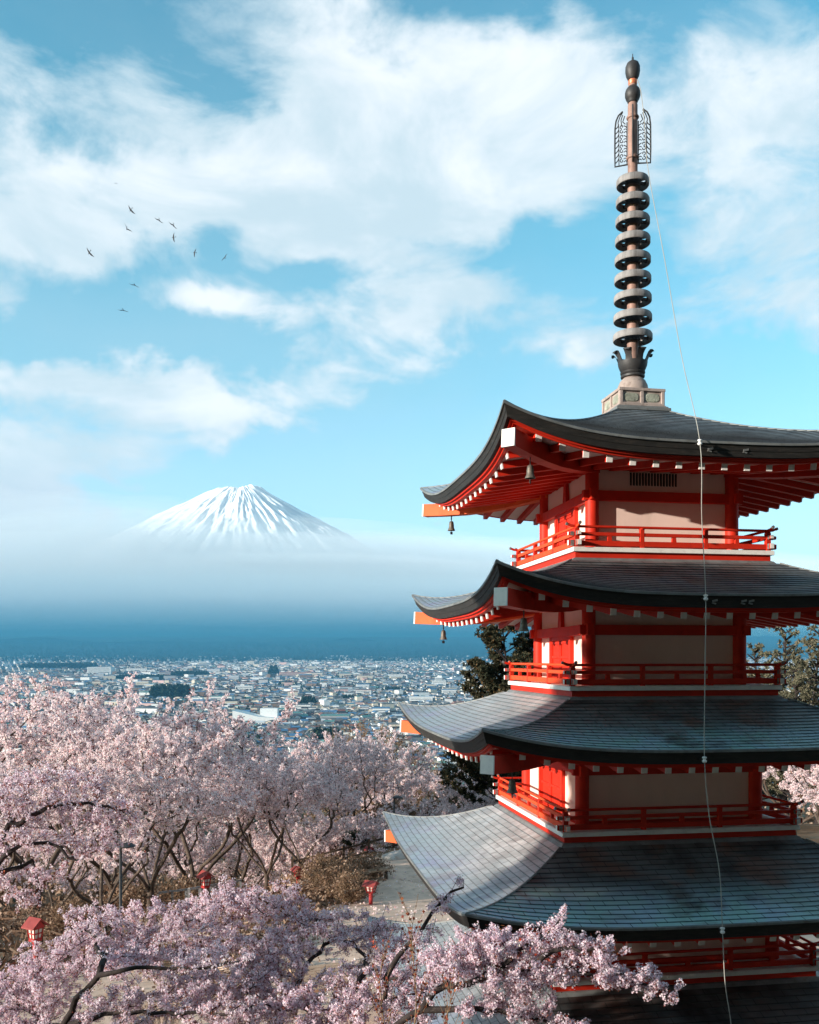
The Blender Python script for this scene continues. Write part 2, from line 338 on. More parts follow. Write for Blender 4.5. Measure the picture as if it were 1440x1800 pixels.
for n in (5, 4, 3, 2, 1):
    L = LV[n]; K, c, r = L['K'], L['c'], L['r']; lift = L['zt'] - L['zm']; Mm = r - 0.12
    if n < 5: m0 = LV[n + 1]['k'] + 0.10; z0 = LV[n + 1]['K'] - 0.36
    else: m0, z0 = 0.80, 7.00
    edge = lambda t: Mm + 0.12 * abs(t) ** PW
    up = lambda t: lift * abs(t) ** PW
    def surf(s, t, q, dz=0.0):
        m = m0 + (edge(t) - m0) * s; g = s * (1 + 0.34 * (1 - s)); 
        z = z0 + (L['zm'] - z0) * g + up(t) * s ** 2.4
        x, y = side(q, t * m, m); return (x, y, z + dz), t * m
    slope_len = math.hypot(Mm - m0, z0 - L['zm']); rows = max(8, int(round(slope_len / 0.20))); NTt = 36
    ts = [math.sin(pi / 2 * (-1 + 2 * i / NTt)) * 0.35 + (-1 + 2 * i / NTt) * 0.65 for i in range(NTt + 1)]
    rb = MB(U)
    for q in range(4):
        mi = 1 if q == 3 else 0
        for j in range(rows):
            s1 = 1 - j / rows; s2 = 1 - (j + 1) / rows; lip = 0.026
            for i in range(NTt):
                V = []; W = []
                for (s, t, dz) in ((s1, ts[i], lip), (s1, ts[i + 1], lip), (s2, ts[i + 1], 0.002), (s2, ts[i], 0.002)):
                    p, lat = surf(s, t, q, dz); V.append(p); W.append(lat)
                rv = 20.0 * (j + 0.02) / rows; rv = j + 0.0
                uo = q * 31.7 + n * 5.3
                yb = j + 0.0; yt = j + 0.97
                rb.add(V, [(0, 1, 2, 3)], mi, [[(W[0] + uo, yb), (W[1] + uo, yb), (W[2] + uo, yt), (W[3] + uo, yt)]])
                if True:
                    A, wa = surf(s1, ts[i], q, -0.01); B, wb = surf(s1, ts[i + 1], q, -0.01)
                    rb.add([A, B, V[1], V[0]], [(0, 1, 2, 3)], mi, [[(wa + uo, yb + .01), (wb + uo, yb + .01), (wb + uo, yb + .01), (wa + uo, yb + .01)]])  # lip face mapped inside the painted dark line
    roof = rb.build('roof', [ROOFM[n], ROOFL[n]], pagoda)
    roof['label'] = {5: 'topmost curved copper roof under the spire', 4: 'second roof from the top, dark copper sheets', 3: 'middle roof with green patina near its front eave',
                     2: 'fourth roof from the top with pale sunlit left slope and rusty patch', 1: 'lowest roof, nearly black at the bottom of the photo'}[n]
    # hip ridge
    for q in range(4):
        hb = MB(U); pts = []
        for j in range(15):
            s = j / 14; p, _ = surf(s, 1.0, q, 0.012); pts.append(p)
        hb.tube(pts, 0.028, 6)
        hb.build('hip_ridge', LEAD, roof, smooth=True)
    # eave build-up
    def ring(d1, z1, d2, z2, mb, mi):
        for q in range(4):
            V = []; F = []
            for i, t in enumerate(ts):
                for d, z in ((d1, z1), (d2, z2)):
                    m = edge(t) - d; x, y = side(q, t * m, m); V.append((x, y, L['zm'] + up(t) + z))
            for i in range(NTt): F.append((2 * i, 2 * i + 1, 2 * i + 3, 2 * i + 2))
            mb.add(V, F, mi)
    f = MB(U); ring(0.0, 0.022, -0.035, 0.012, f, 1); ring(-0.035, 0.012, -0.03, -0.045, f, 1); ring(-0.03, -0.045, 0.015, -0.05, f, 1)
    ring(0.015, -0.05, 0.05, -0.19, f, 0); ring(0.05, -0.19, 0.062, -0.19, f, 0); ring(0.062, -0.19, 0.10, -0.33, f, 0); ring(0.10, -0.33, 0.21, -0.335, f, 0)
    fo = f.build('eave_fascia', [FASC, LEAD], roof, smooth=True, autosmooth=30)
    f = MB(U); ring(0.20, -0.33, 0.212, -0.385, f, 0); ring(0.212, -0.385, 0.29, -0.388, f, 0); ring(0.29, -0.388, 0.302, -0.44, f, 0); ring(0.302, -0.44, 0.43, -0.44, f, 0); ring(0.43, -0.44, 0.43, -0.41, f, 0)
    f.build('eave_board', RED, roof, smooth=True, autosmooth=30)
    # soffit
    zw = K + 2.44; ze = L['zm'] - 0.425
    def sof(m, t):
        s = (m - c) / (Mm - 0.43 - c); return zw + (ze - zw) * s + up(t) * max(0, s) ** 2
    sb = MB(U)
    for q in range(4):
        V = []; F = []; NJ = 8
        for i, t in enumerate(ts):
            for j in range(NJ + 1):
                m = c - 0.12 + (edge(t) - 0.42 - c + 0.12) * j / NJ; x, y = side(q, t * m, m); V.append((x, y, sof(m, t)))
        for i in range(NTt):
            for j in range(NJ): a = i * (NJ + 1) + j; F.append((a, a + 1, a + NJ + 2, a + NJ + 1))
        sb.add(V, F, 0)
    sb.build('soffit', PLASTER, roof)
    # rafters
    sp = 0.615; rw, rh = 0.145, 0.175; nh = int((Mm - 0.75) / sp); rest = MB(U)
    for q in range(4):
        lats = [sp * (i + 0.5) for i in range(-nh - 1, nh + 1)]
        for lat in lats:
            me_ = Mm - 0.48; t = max(-1, min(1, lat / me_)); mo = edge(t) - 0.47; mi_ = max(c, abs(lat) + 0.12)
            if mo - mi_ < 0.12: continue
            ind = (q in (0, 3)) and n >= 3 and not (n == 3 and q == 3 and lat < 0)
            if n == 2 and q == 0: ind = True
            mb = MB(U) if ind else rest
            segs = 3; pts = [mi_ + (mo - mi_) * k / segs for k in range(segs + 1)]
            for k in range(segs):
                xa, ya = side(q, lat, pts[k]); xb, yb = side(q, lat, pts[k + 1])
                za = sof(pts[k], lat / pts[k]) - rh / 2 + 0.004; zb = sof(pts[k + 1], lat / pts[k + 1]) - rh / 2 + 0.004
                mb.beam((xa, ya, za), (xb, yb, zb), rw, rh, 0)
            d = Vector((xb - xa, yb - ya, zb - za)).normalized(); e = Vector((xb, yb, zb))
            mb.beam(e + d * 0.001, e + d * 0.035, rw + 0.006, rh + 0.006, 1, 1)
            if ind: mb.build('rafter', [RED, WHITE], roof)
    if rest.v:
        ro = rest.build('rafters', [RED, WHITE], roof); ro['kind'] = 'stuff'
    # hip rafters with pale end caps
    for q, (sx, sy) in enumerate(((-1, -1), (1, -1), (1, 1), (-1, 1))):
        mb = MB(U); e0 = c - 0.1; e1 = r - 0.16; zc0 = zw - 0.02; zc1 = L['zt'] - 0.83
        segs = 6; P = []
        for k in range(segs + 1):
            s = k / segs; e = e0 + (e1 - e0) * s; P.append(Vector((sx * e, sy * e, zc0 + (zc1 - zc0) * s - 0.16 * math.sin(pi * s))))
        for k in range(segs):
            mb.beam(P[k], P[k + 1], 0.34, 0.42, 0)
        d = (P[-1] - P[-2]).normalized()
        mb.beam(P[-1] + d * 0.001, P[-1] + d * 0.05, 0.352, 0.432, 1, 1)
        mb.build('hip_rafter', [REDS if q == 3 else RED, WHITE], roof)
        if n < 5: L.setdefault('hip', {})[q] = P
        else: L.setdefault('hip', {})[q] = P

# storey bodies
for n in (5, 4, 3, 2, 1):
    L = LV[n]; K, c, k, b = L['K'], L['c'], L['k'], L['b']
    H = 2.44
    w = MB(U); ci = c - 0.03
    w.box((0, 0, K + H / 2 - 0.2), (2 * ci, 2 * ci, H + 0.5), 0)
    wall = w.build('wall', PLASTER, pagoda)
    for sx, sy in ((-1, -1), (1, -1), (1, 1), (-1, 1)):
        m = MB(U); m.lathe([(0.19, -0.02), (0.19, H + 0.02)], 28, (sx * c, sy * c, K)); m.build('column', RED, pagoda, smooth=True, autosmooth=40)
    for q in range(4):
        def P3(lat, m, z): x, y = side(q, lat, m); return (x, y, z)
        ax = q in (0, 2)
        def bx(mb, lat, m, z, wl, th, h, mi=0):
            x, y = side(q, lat, m); mb.box((x, y, z), (wl, th, h) if ax else (th, wl, h), mi)
        d = MB(U); ex = 0.30 if not ax else 0.296
        bx(d, 0, c + 0.05 + (0 if ax else 0.004), K + 1.56, 2 * (c + ex), 0.16 if ax else 0.166, 0.28 if ax else 0.286)
        d.build('nageshi_beam', RED, pagoda, bevel=0.006)
        d = MB(U); bx(d, 0, c + 0.02 + (0 if ax else 0.004), K + 2.40, 2 * (c + 0.24 + (0 if ax else 0.004)), 0.30 if ax else 0.306, 0.20 if ax else 0.206); d.build('wall_plate', RED, pagoda, bevel=0.006)
        d = MB(U); bx(d, 0, c + 0.0 + (0 if ax else 0.004), K + 0.07, 2 * c, 0.10, 0.14); d.build('sill_beam', RED, pagoda)
        if not ax:
            d = MB(U)
            x, y = side(q, 0, c + 0.03); d.box((x, y, K + 2.0), (0.12, 0.30, 0.62), 0, taper=0.72)
            d.build('strut', RED, pagoda)
            hw = 0.40 * c; fr = MB(U)
            for sg in (-1, 1): bx(fr, sg * hw, c + 0.02, K + 0.78, 0.15, 0.14, 1.29)
            bx(fr, 0, c + 0.015, K + 1.36, 2 * hw - 0.15, 0.12, 0.13)
            dr = fr.build('door', RED, pagoda, bevel=0.005)
            for sg in (-1, 1):
                lf = MB(U); lw = hw - 0.085
                bx(lf, sg * (lw / 2 + 0.004), c + 0.0, K + 0.72, lw, 0.07, 1.14)
                for lat, ww, zz, hh in ((sg * 0.05, 0.07, 0.72, 1.14), (sg * (lw - 0.04), 0.07, 0.72, 1.14), (sg * lw / 2, lw - 0.16, 1.24, 0.08), (sg * lw / 2, lw - 0.16, 0.80, 0.07), (sg * lw / 2, lw - 0.16, 0.20, 0.08)):
                    bx(lf, lat, c + 0.05, K + zz, ww, 0.035, hh)
                lf.build('door_leaf', RED, dr, bevel=0.004)
        if n == 5 and q == 0:
            v = MB(U)
            for i in range(16): bx(v, -0.27 + 0.0 + (i - 7.5) * 0.0905, c - 0.022, K + 2.07, 0.045, 0.03, 0.36)
            v.build('vent_slots', DARKV, pagoda)
        if n == 2 and q in (0,):
            v = MB(U)
            for i in range(16): bx(v, 0.0 + (i - 7.5) * 0.0905, c - 0.022, K + 1.2, 0.045, 0.03, 0.30)
            v.build('vent_slots', DARKV, pagoda)
    # balcony slab
    if n > 1:
        s = MB(U); s.box((0, 0, K - 0.055), (2 * k, 2 * k, 0.11), 0); s.box((0, 0, K + 0.008), (2 * k - 0.02, 2 * k - 0.02, 0.016), 0)
        slab = s.build('balcony', WHITE, pagoda, bevel=0.008)
        s = MB(U); s.box((0, 0, K - 0.19), (2 * k - 0.16, 2 * k - 0.16, 0.158), 0); s.build('balcony_band', RED, slab)
        s = MB(U); hh = 0.20
        k1 = k - 0.07; k2 = k + 0.12; V = []
        for kk, z in ((k1, K - 0.27), (k1 + 0.05, K - 0.29), (k2 - 0.02, K - 0.42), (k2, K - 0.47)):
            V += [(-kk, -kk, z), (kk, -kk, z), (kk, kk, z), (-kk, kk, z)]
        F = []
        for j in range(3):
            for i in range(4): F.append((j * 4 + i, j * 4 + (i + 1) % 4, (j + 1) * 4 + (i + 1) % 4, (j + 1) * 4 + i))
        s.add(V, F, 0); s.build('flashing', LEAD, slab)
        # rail
        for q in range(4):
            ax = q in (0, 2); dz = 0.0 if ax else 0.004
            def P3(lat, m, z): x, y = side(q, lat, m); return Vector((x, y, z))
            ex = 0.235
            t_ = MB(U); pts = [P3(la, b, K + z + dz) for la, z in ((-b - 0.30, .655), (-b - 0.15, .60), (-b, .585), (b, .585), (b + 0.15, .60), (b + 0.30, .655))]
            t_.tube(pts, 0.038, 10); 
            for a1, a2 in ((0, 1), (5, 4)):
                dd = (pts[a2] - pts[a1]).normalized(); t_.tube([pts[a1] - dd * .004, pts[a1] + dd * 0.05], 0.043, 10, 1)
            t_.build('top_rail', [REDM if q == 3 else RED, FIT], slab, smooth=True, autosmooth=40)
            for nm, z, h, wd in (('mid_rail', 0.385, 0.092, 0.095), ('bottom_rail', 0.13, 0.14, 0.11)):
                mm = MB(U); wd2 = wd + (0.004 if not ax else 0); h2 = h + (0.004 if not ax else 0)
                mm.beam(P3(-b - ex, b, K + z + dz), P3(b + ex, b, K + z + dz), wd2, h2, 0)
                for sg in (-1, 1):
                    mm.beam(P3(sg * (b + ex), b, K + z + dz), P3(sg * (b + ex + 0.012), b, K + z + dz), wd2 - .006, h2 - .006, 1, 1)
                    mm.beam(P3(sg * (b + 0.085), b, K + z + dz), P3(sg * (b + ex - 0.05), b, K + z + dz), wd2 + 0.012, h2 + 0.014, 2)
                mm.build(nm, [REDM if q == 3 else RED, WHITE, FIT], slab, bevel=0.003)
            for i, la in enumerate((-b, -b / 3, b / 3)):
                pm = MB(U); wdt = 0.135 if i == 0 else 0.115
                x, y = side(q, la, b)
                pm.box((x, y, K + 0.265), (wdt, wdt, 0.51), 0)
                pm.lathe([(0.075, 0.52), (0.085, 0.545), (0.055, 0.565), (0.05, 0.575)], 12, (x, y, K))
                pm.build('rail_post', RED, slab, bevel=0.004)
            for la in (-2 * b / 3, 0, 2 * b / 3):
                pm = MB(U); x, y = side(q, la, b); pm.box((x, y, K + 0.268), (0.125, 0.085, 0.135) if ax else (0.085, 0.125, 0.135), 0, taper=0.85); pm.build('rail_strut', RED, slab)
    else:
        s = MB(U); s.box((0, 0, (K + GZ - 0.4) / 2), (2 * k + 1.5, 2 * k + 1.5, K - GZ + 0.4), 0); s.build('stone_base', STONE, pagoda, bevel=0.03)

# ---- spire
def ringprof(R, r_in, h): return [(r_in, 0), (R, 0), (R + 0.012, h * 0.12), (R + 0.012, h * 0.9), (R - 0.02, h), (r_in, h)]
s = MB(U); s.lathe([(0.175, 8.2), (0.172, 9.4), (0.165, 12), (0.150, 14.6), (0.148, 16.6), (0.13, 16.65), (0.12, 17.45)], 20, (0, 0, 0)); spire = s.build('spire_pole', COPPER, pagoda, smooth=True, autosmooth=40)
s = MB(U); s.box((0, 0, 7.05), (1.72, 1.72, 0.10), 1); s.box((0, 0, 7.125), (1.60, 1.60, 0.05), 1); s.box((0, 0, 7.17), (1.50, 1.50, 0.04), 0)
s.box((0, 0, 7.40), (1.36, 1.36, 0.42), 0); s.box((0, 0, 7.655), (1.47, 1.47, 0.09), 0)
for q in range(4):
    for la in (-0.66, 0.0, 0.66):
        x, y = side(q, la, 0.69); s.box((x, y, 7.40), (0.10, 0.07, 0.419) if q % 2 == 0 else (0.07, 0.10, 0.419), 0)
    x, y = side(q, 0, 0.69); s.box((x, y, 7.225), (1.36, 0.065, 0.07) if q % 2 == 0 else (0.065, 1.36, 0.07), 0)
sb_ = s.build('spire_base', [STONE, LEAD], spire, bevel=0.008)
s = MB(U)
for q in range(4):
    for la in (-0.33, 0.33):
        # oval relief plate
        V = []; N = 20
        for i in range(N):
            a = 2 * pi * i / N; cx = math.copysign(abs(cos(a)) ** 0.55, cos(a)) * 0.24; cz = math.copysign(abs(sin(a)) ** 0.55, sin(a)) * 0.135
            x, y = side(q, la + cx, 0.682); V.append((x, y, 7.42 + cz))
        for i in range(N):
            a = 2 * pi * i / N; cx = math.copysign(abs(cos(a)) ** 0.55, cos(a)) * 0.20; cz = math.copysign(abs(sin(a)) ** 0.55, sin(a)) * 0.105
            x, y = side(q, la + cx, 0.70); V.append((x, y, 7.42 + cz))
        s.add(V, [tuple(range(N, 2 * N))] + [(i, (i + 1) % N, N + (i + 1) % N, N + i) for i in range(N)], 0)
s.build('relief_plate', RELIEF, spire)
s = MB(U); s.lathe([(0.47, 7.70), (0.475, 7.80), (0.45, 7.95), (0.38, 8.10), (0.26, 8.22)], 32); s.build('dome', STONE, spire, smooth=True)
s = MB(U); s.lathe([(0.30, 8.20), (0.36, 8.22), (0.365, 8.27), (0.33, 8.30), (0.37, 8.33), (0.38, 8.37), (0.34, 8.39), (0.38, 8.44), (0.43, 8.56), (0.45, 8.68), (0.42, 8.69), (0.30, 8.62)], 32)
for i in range(8):                                      # out-curled lotus petals
    a0 = 2 * pi * (i + 0.5) / 8 - 0.28; V = []; F = []
    prof = [(0.43, 8.60, 0.13), (0.45, 8.72, 0.10), (0.49, 8.82, 0.095), (0.54, 8.91, 0.115), (0.60, 8.97, 0.13), (0.645, 8.97, 0.11), (0.66, 8.92, 0.06)]
    for th in (0, -0.025):
        for R, z, w_ in prof:
            for sg in (-1, 0, 1):
                rr = R + th - (0.012 if sg else 0); V.append((cos(a0) * rr - sin(a0) * w_ * sg, sin(a0) * rr + cos(a0) * w_ * sg, z))
    npf = len(prof)
    for L_ in range(2):
        for j in range(npf - 1):
            for kx in range(2):
                a = L_ * npf * 3 + j * 3 + kx; F.append((a, a + 1, a + 4, a + 3))
    s.add(V, F, 0)
s.build('lotus_crown', BRONZE, spire, smooth=True, autosmooth=50)
for i in range(9):
    s = MB(U); zt = 9.56 + 0.595 * i; R = 0.585 - 0.0125 * i; h = 0.215
    V = []; 
    s.lathe([(R - 0.03, 0), (R, 0), (R + 0.012, 0.02), (R + 0.012, h - 0.05), (R - 0.015, h), (R - 0.07, h + 0.004), (R - 0.07, h - 0.02), (R - 0.03, h - 0.03), (R - 0.03, 0)], 36, (0, 0, zt - h), 0, caps=False)
    s.lathe([(0.235, -0.02), (0.235, h - 0.01), (0.16, h), (0.16, -0.02), (0.235, -0.02)], 20, (0, 0, zt - h), 1, caps=False)
    for j in range(8):
        a = 2 * pi * j / 8 + 0.2
        s.beam((cos(a) * 0.22, sin(a) * 0.22, zt - 0.055), (cos(a) * (R - 0.035), sin(a) * (R - 0.035), zt - 0.055), 0.075, 0.07, 1)
    s.build('ring', [RINGM, BRONZE], spire, smooth=True, autosmooth=35)
s = MB(U)                                               # collars
for z, rr in ((16.22, 0.175), (14.98, 0.18)): s.lathe([(0.15, -0.05), (rr, -0.04), (rr + 0.02, 0), (rr, 0.04), (0.15, 0.05)], 20, (0, 0, z))
s.build('collar', COPPER, spire, smooth=True)
s = MB(U); s.lathe([(0.13, 16.66), (0.16, 16.70), (0.165, 16.74), (0.20, 16.78), (0.235, 16.88), (0.235, 16.98), (0.21, 17.07), (0.16, 17.14), (0.12, 17.18)], 24); s.build('lower_orb', BRONZE, spire, smooth=True)
s = MB(U); s.lathe([(0.12, 17.36), (0.15, 17.40), (0.20, 17.50), (0.225, 17.64), (0.22, 17.78), (0.18, 17.88), (0.10, 17.945), (0.04, 17.96), (0.03, 18.03), (0.035, 18.06), (0.012, 18.10), (0.012, 18.18), (0.004, 18.19)], 24); s.build('top_orb', BRONZE, spire, smooth=True)
s = MB(U); s.lathe([(0.12, 17.22), (0.135, 17.24), (0.135, 17.36), (0.12, 17.37)], 20); s.build('copper_band', pmat('bright_copper', (0.62, 0.20, 0.10), 0.4, metal=0.3), spire, smooth=True, autosmooth=40)
# openwork flame blades
def curl(cx, cz, r, a0, turns, n=14):
    return [(cx + r * (1 - 0.62 * i / (n - 1)) * cos(a0 + turns * 2 * pi * i / (n - 1)), cz + r * (1 - 0.62 * i / (n - 1)) * sin(a0 + turns * 2 * pi * i / (n - 1))) for i in range(n)]
z0_, z1_ = 14.80, 16.42
strokes = [([(0.15, z0_), (0.53, z0_ - 0.03), (0.535, z0_ + 0.4), (0.53, z0_ + 1.15), (0.50, z0_ + 1.38), (0.43, z0_ + 1.54), (0.30, z1_ + 0.03)], 0.017),
           ([(0.17, z0_), (0.17, z0_ + 1.3)], 0.012), ([(0.41, z0_), (0.415, z0_ + 1.15)], 0.010),
           ([(0.415, z0_ + 1.15), (0.44, z0_ + 1.32), (0.38, z0_ + 1.50), (0.30, z1_ + 0.0)], 0.011),
           ([(0.33, z0_ + 1.2), (0.35, z0_ + 1.38), (0.30, z0_ + 1.54)], 0.011),
           ([(0.22, z0_ + 1.25), (0.30, z0_ + 1.33), (0.24, z0_ + 1.5)], 0.011)]
for i in range(8):
    z = z0_ + 0.06 + i * 0.15
    strokes.append(([(0.53, z + 0.02), (0.50, z + 0.03), (0.45, z + 0.08), (0.415, z + 0.15)], 0.011))
    strokes.append((curl(0.325, z + 0.075, 0.062, -pi / 2 * (1 if i % 2 else -1), 0.9 if i % 2 else -0.9), 0.010))
    strokes.append(([(0.17, z + 0.02), (0.21, z + 0.07), (0.265, z + 0.10 if i % 2 else z + 0.03)], 0.010))
    if i % 2 == 0: strokes.append(([(0.17, z + 0.12), (0.23, z + 0.15), (0.27, z + 0.12)], 0.009))
for kx in range(4):
    ang = -YAW - 0.21 - pi / 2 - 0.02 + kx * pi / 2 + 0.0
    dx, dy = cos(ang), sin(ang); s = MB(U)
    for pts, rr in strokes: s.tube([(dx * a, dy * a, z) for a, z in pts], rr * 1.5, 5)
    s.build('flame_ornament', BRONZE, spire)
# conductor cable
cp = [(0.10, -0.12, 17.33), (0.16, -0.24, 16.9), (0.20, -0.40, 15.9), (0.24, -0.6, 14.29), (0.02, -2.2, 10.9), (-0.3, -3.9, 7.6), (-0.68, -5.66, 4.92), (-0.70, -5.80, 3.0), (-0.66, -5.92, 1.10), (-0.80, -6.15, -0.9), (-0.92, -6.36, -2.78), (-0.90, -6.55, -4.1), (-0.72, -6.7, -5.4), (-0.72, -6.84, -6.70), (-0.74, -7.0, -7.9), (-0.70, -7.22, -8.9), (-0.70, -7.35, -10.5), (-0.7, -7.5, -13.9)]
s = MB(U)
def catm(P, n=6):
    P = [Vector(p) for p in P]; out = []
    for i in range(len(P) - 1):
        a = P[max(i - 1, 0)]; b = P[i]; c_ = P[i + 1]; d = P[min(i + 2, len(P) - 1)]
        for k in range(n):
            t = k / n; out.append(0.5 * ((2 * b) + (c_ - a) * t + (2 * a - 5 * b + 4 * c_ - d) * t * t + (3 * b - a - 3 * c_ + d) * t ** 3))
    out.append(P[-1]); return out
s.tube(catm(cp), 0.0105, 6, 0); cab = s.build('conductor_cable', CABLE, pagoda, smooth=True)
for i in (6, 8, 10, 13):
    x, y, z = cp[i]; s = MB(U)
    s.lathe([(0.03, -0.09), (0.055, -0.07), (0.055, -0.03), (0.03, -0.015), (0.03, 0.01), (0.055, 0.02), (0.055, 0.05), (0.02, 0.06)], 12, (x, y, z - 0.02), 0)
    s.beam((x, y, z - 0.02), (x, y + 0.35, z - 0.06), 0.03, 0.03, 1)
    s.build('insulator', [PORC, BRONZE], cab, smooth=True, autosmooth=40)
for n in (5, 4):
    for dx in (0.30, 1.25) if n == 5 else (0.28, 1.05, 1.25):
        y = -(LV[n]['r'] - 0.12) + 0.0; z = LV[n]['zm'] - 0.18; s = MB(U)
        s.beam((-0.66 + dx, y + .05, z), (-0.66 + dx + 0.14, y + .05, z + 0.03), 0.04, 0.05); s.beam((-0.66 + dx, y + .05, z - 0.04), (-0.66 + dx + 0.10, y + .05, z - 0.06), 0.04, 0.03)
        s.build('clamp', FIT, cab)

# ---- wind bells (things of their own)
def make_bell():
    r = empty('wind_bell', (0, 0, 0)); ORG[r.name] = (0, 0, 0)
    b = MB(U * 1.0); b.lathe([(0.02, 0.0), (0.055, -0.01), (0.075, -0.04), (0.085, -0.12), (0.095, -0.24), (0.13, -0.315), (0.135, -0.335), (0.115, -0.33), (0.08, -0.22), (0.07, -0.08), (0.01, -0.05)], 20)
    b.lathe([(0.086, -0.125), (0.094, -0.13), (0.09, -0.145)], 20, caps=False)
    b.build('bell_body', BELLM, r, smooth=True, autosmooth=50)
    b = MB(U); b.tube([(0, 0, 0.20), (0, 0, 0.0)], 0.012, 6); 
    for i in range(3): b.tube([(0.022 * cos(a), 0, 0.05 + i * 0.05 + 0.03 * sin(a)) for a in [2 * pi * j / 8 for j in range(9)]], 0.007, 5)
    b.build('hook', BRONZE, r)
    b = MB(U); b.tube([(0, 0, -0.08), (0, 0, -0.38)], 0.008, 5); b.box((0, 0, -0.42), (0.10, 0.008, 0.09)); b.build('clapper', BRONZE, r)
    return r
BELLM = pmat('bell_bronze', (0.17, 0.145, 0.12), 0.5, metal=0.4, var=0.5, scale=8, dirt=(0.05, 0.045, 0.04), dirt_amt=0.8)
def copy_tree(o, parent=None):
    c = o.copy(); COL.objects.link(c)
    if parent is not None: c.parent = parent; c.matrix_parent_inverse = o.matrix_parent_inverse
    for ch in list(o.children): copy_tree(ch, c)
    return c
proto = make_bell(); first = True
BL = {(5, 0): 'bronze bell hanging under the near left corner of the top roof', (5, 3): 'bronze bell hanging under the far left corner of the top roof',
      (4, 0): 'dark bell under the near left corner of the second roof from top', (4, 3): 'bronze bell under the far left corner of the second roof from top',
      (3, 0): 'dark bell under the near left corner of the middle roof beside the balcony'}
for (n, q), lab in BL.items():
    P = LV[n]['hip'][q]; p = P[0].lerp(P[-1], 0.78); 
    t = 0.78 * 6; i = int(t); p = P[i].lerp(P[i + 1], t - i)
    bl = proto if first else copy_tree(proto); first = False
    bl.location = (p[0] * U, p[1] * U, (p[2] - 0.21 - 0.19) * U); bl.rotation_euler = (0, 0, random.uniform(0, 3))
    tag(bl, lab, 'bell', 'wind bells on the roof corners')
# ================================================================ LAND
HT = [(-60000, 300), (-400, 190), (-150, 100), (-60, 44), (-20, 13.5), (-6, 2.2), (-1.5, -1.9), (0, -2.6), (5, -5.6), (10, -8.1), (13.5, -8.68), (30, -8.72), (45, -10.2), (60, -13), (100, -25), (250, -66), (600, -100), (900, -101),
      (1500, -93), (2500, -73), (3500, -51), (4600, -24), (5400, -2), (6000, 40), (7000, 105), (8000, 180), (10000, 240), (12500, 290), (16000, 330), (22000, 330), (60000, 300)]
HD = np.array([a for a, b in HT], float); HZ = np.array([b for a, b in HT], float)
def height(x, d):             # x, d in the view frame (metres right / ahead)
    z = np.interp(d, HD, HZ)
    wf = np.clip((x + 46) / 30, 0, 1); lowz = -6.5 - 0.03 * np.clip(-x - 40, 0, 900)
    z = np.where((d < 12) & (z > lowz), lowz + (z - lowz) * wf, z)
    # the left part falls away sooner, the right holds the terrace
    fall = np.clip((d - 24) / 14, 0, 1) * np.clip((-2 - x) / 9, 0, 1) * np.clip((90 - d) / 40, 0, 1)
    z = z - 1.5 * fall
    hold = np.clip((x + 6) / 5, 0, 1) * np.clip((d - 30) / 6, 0, 1) * np.clip((70 - d) / 25, 0, 1)
    z = z + hold * np.clip(-8.9 - z, 0, 2.5)
    z = z - 4.5 * np.clip((d - 38) / 20, 0, 1) * np.clip((-3.5 - x) / 6, 0, 1) * np.clip((140 - d) / 60, 0, 1)
    r = np.hypot(x, d)
    z = z + np.where(r > 60, np.minimum(r / 900, 6) * (np.sin(x / 310 + 1.3) * np.cos(d / 420) + 0.5 * np.sin(x / 97 + d / 150)), 0) * np.where((d > 700) & (d < 6000), 0.25, 1)
    z = z + 0.10 * np.sin(x * 0.9) * np.cos(d * 0.7) * np.clip((r - 45) / 20, 0, 1)
    return z
def gz(x, d): return float(height(np.array([x]), np.array([d]))[0])
na, rr = 200, np.concatenate([[0.0], np.geomspace(1.5, 60000, 150)])
TH = np.linspace(0, 2 * pi, na, endpoint=False)
R_, T_ = np.meshgrid(rr, TH, indexing='ij'); gx = R_ * np.sin(T_); gd = R_ * np.cos(T_)
gzv = height(gx, gd)
P = CAM[:2][None, None, :] + gd[..., None] * FW[:2] + gx[..., None] * RT[:2]
V = np.concatenate([P, gzv[..., None]], -1).reshape(-1, 3)
i, j = np.meshgrid(np.arange(len(rr) - 1), np.arange(na), indexing='ij'); j2 = (j + 1) % na
F = np.stack([i * na + j, (i + 1) * na + j, (i + 1) * na + j2, i * na + j2], -1).reshape(-1, 4)
gm, t, o = newmat('hillside_earth')
b = t.new('ShaderNodeBsdfPrincipled'); t.l.new(b.outputs[0], o.inputs[0]); ob = t.new('ShaderNodeTexCoord').outputs['Object']
n1 = t.noise(ob, 0.35, 6, 0.65); n2 = t.noise(ob, 3.0, 6, 0.7)
c = t.mix(t.sstep(n1, 0.4, 0.6), (0.16, 0.095, 0.055, 1), (0.26, 0.20, 0.14, 1))
c = t.mix(t.sstep(n2, 0.5, 0.7), c, (0.30, 0.14, 0.06, 1))
sp_ = t.new('ShaderNodeSeparateXYZ'); t.l.new(ob, sp_.inputs[0])
dist = t.vmath('LENGTH', ob)
n3 = t.noise(ob, 0.01, 5, 0.6)
fc = t.mix(t.sstep(n3, 0.4, 0.6), (0.030, 0.040, 0.028, 1), (0.07, 0.075, 0.055, 1))
c = t.mix(t.sstep(dist, 45, 110), c, fc)
n4 = t.noise(ob, 0.02, 4, 0.6)
tc_ = t.mix(t.sstep(n4, 0.4, 0.6), (0.10, 0.11, 0.10, 1), (0.20, 0.20, 0.19, 1))
c = t.mix(t.math('MULTIPLY', t.sstep(dist, 600, 900), t.sstep(dist, 5600, 5000)), c, tc_)
n5 = t.noise(ob, 0.0012, 6, 0.6)
fc2 = t.mix(t.sstep(n5, 0.42, 0.58), (0.022, 0.032, 0.030, 1), (0.045, 0.055, 0.045, 1))
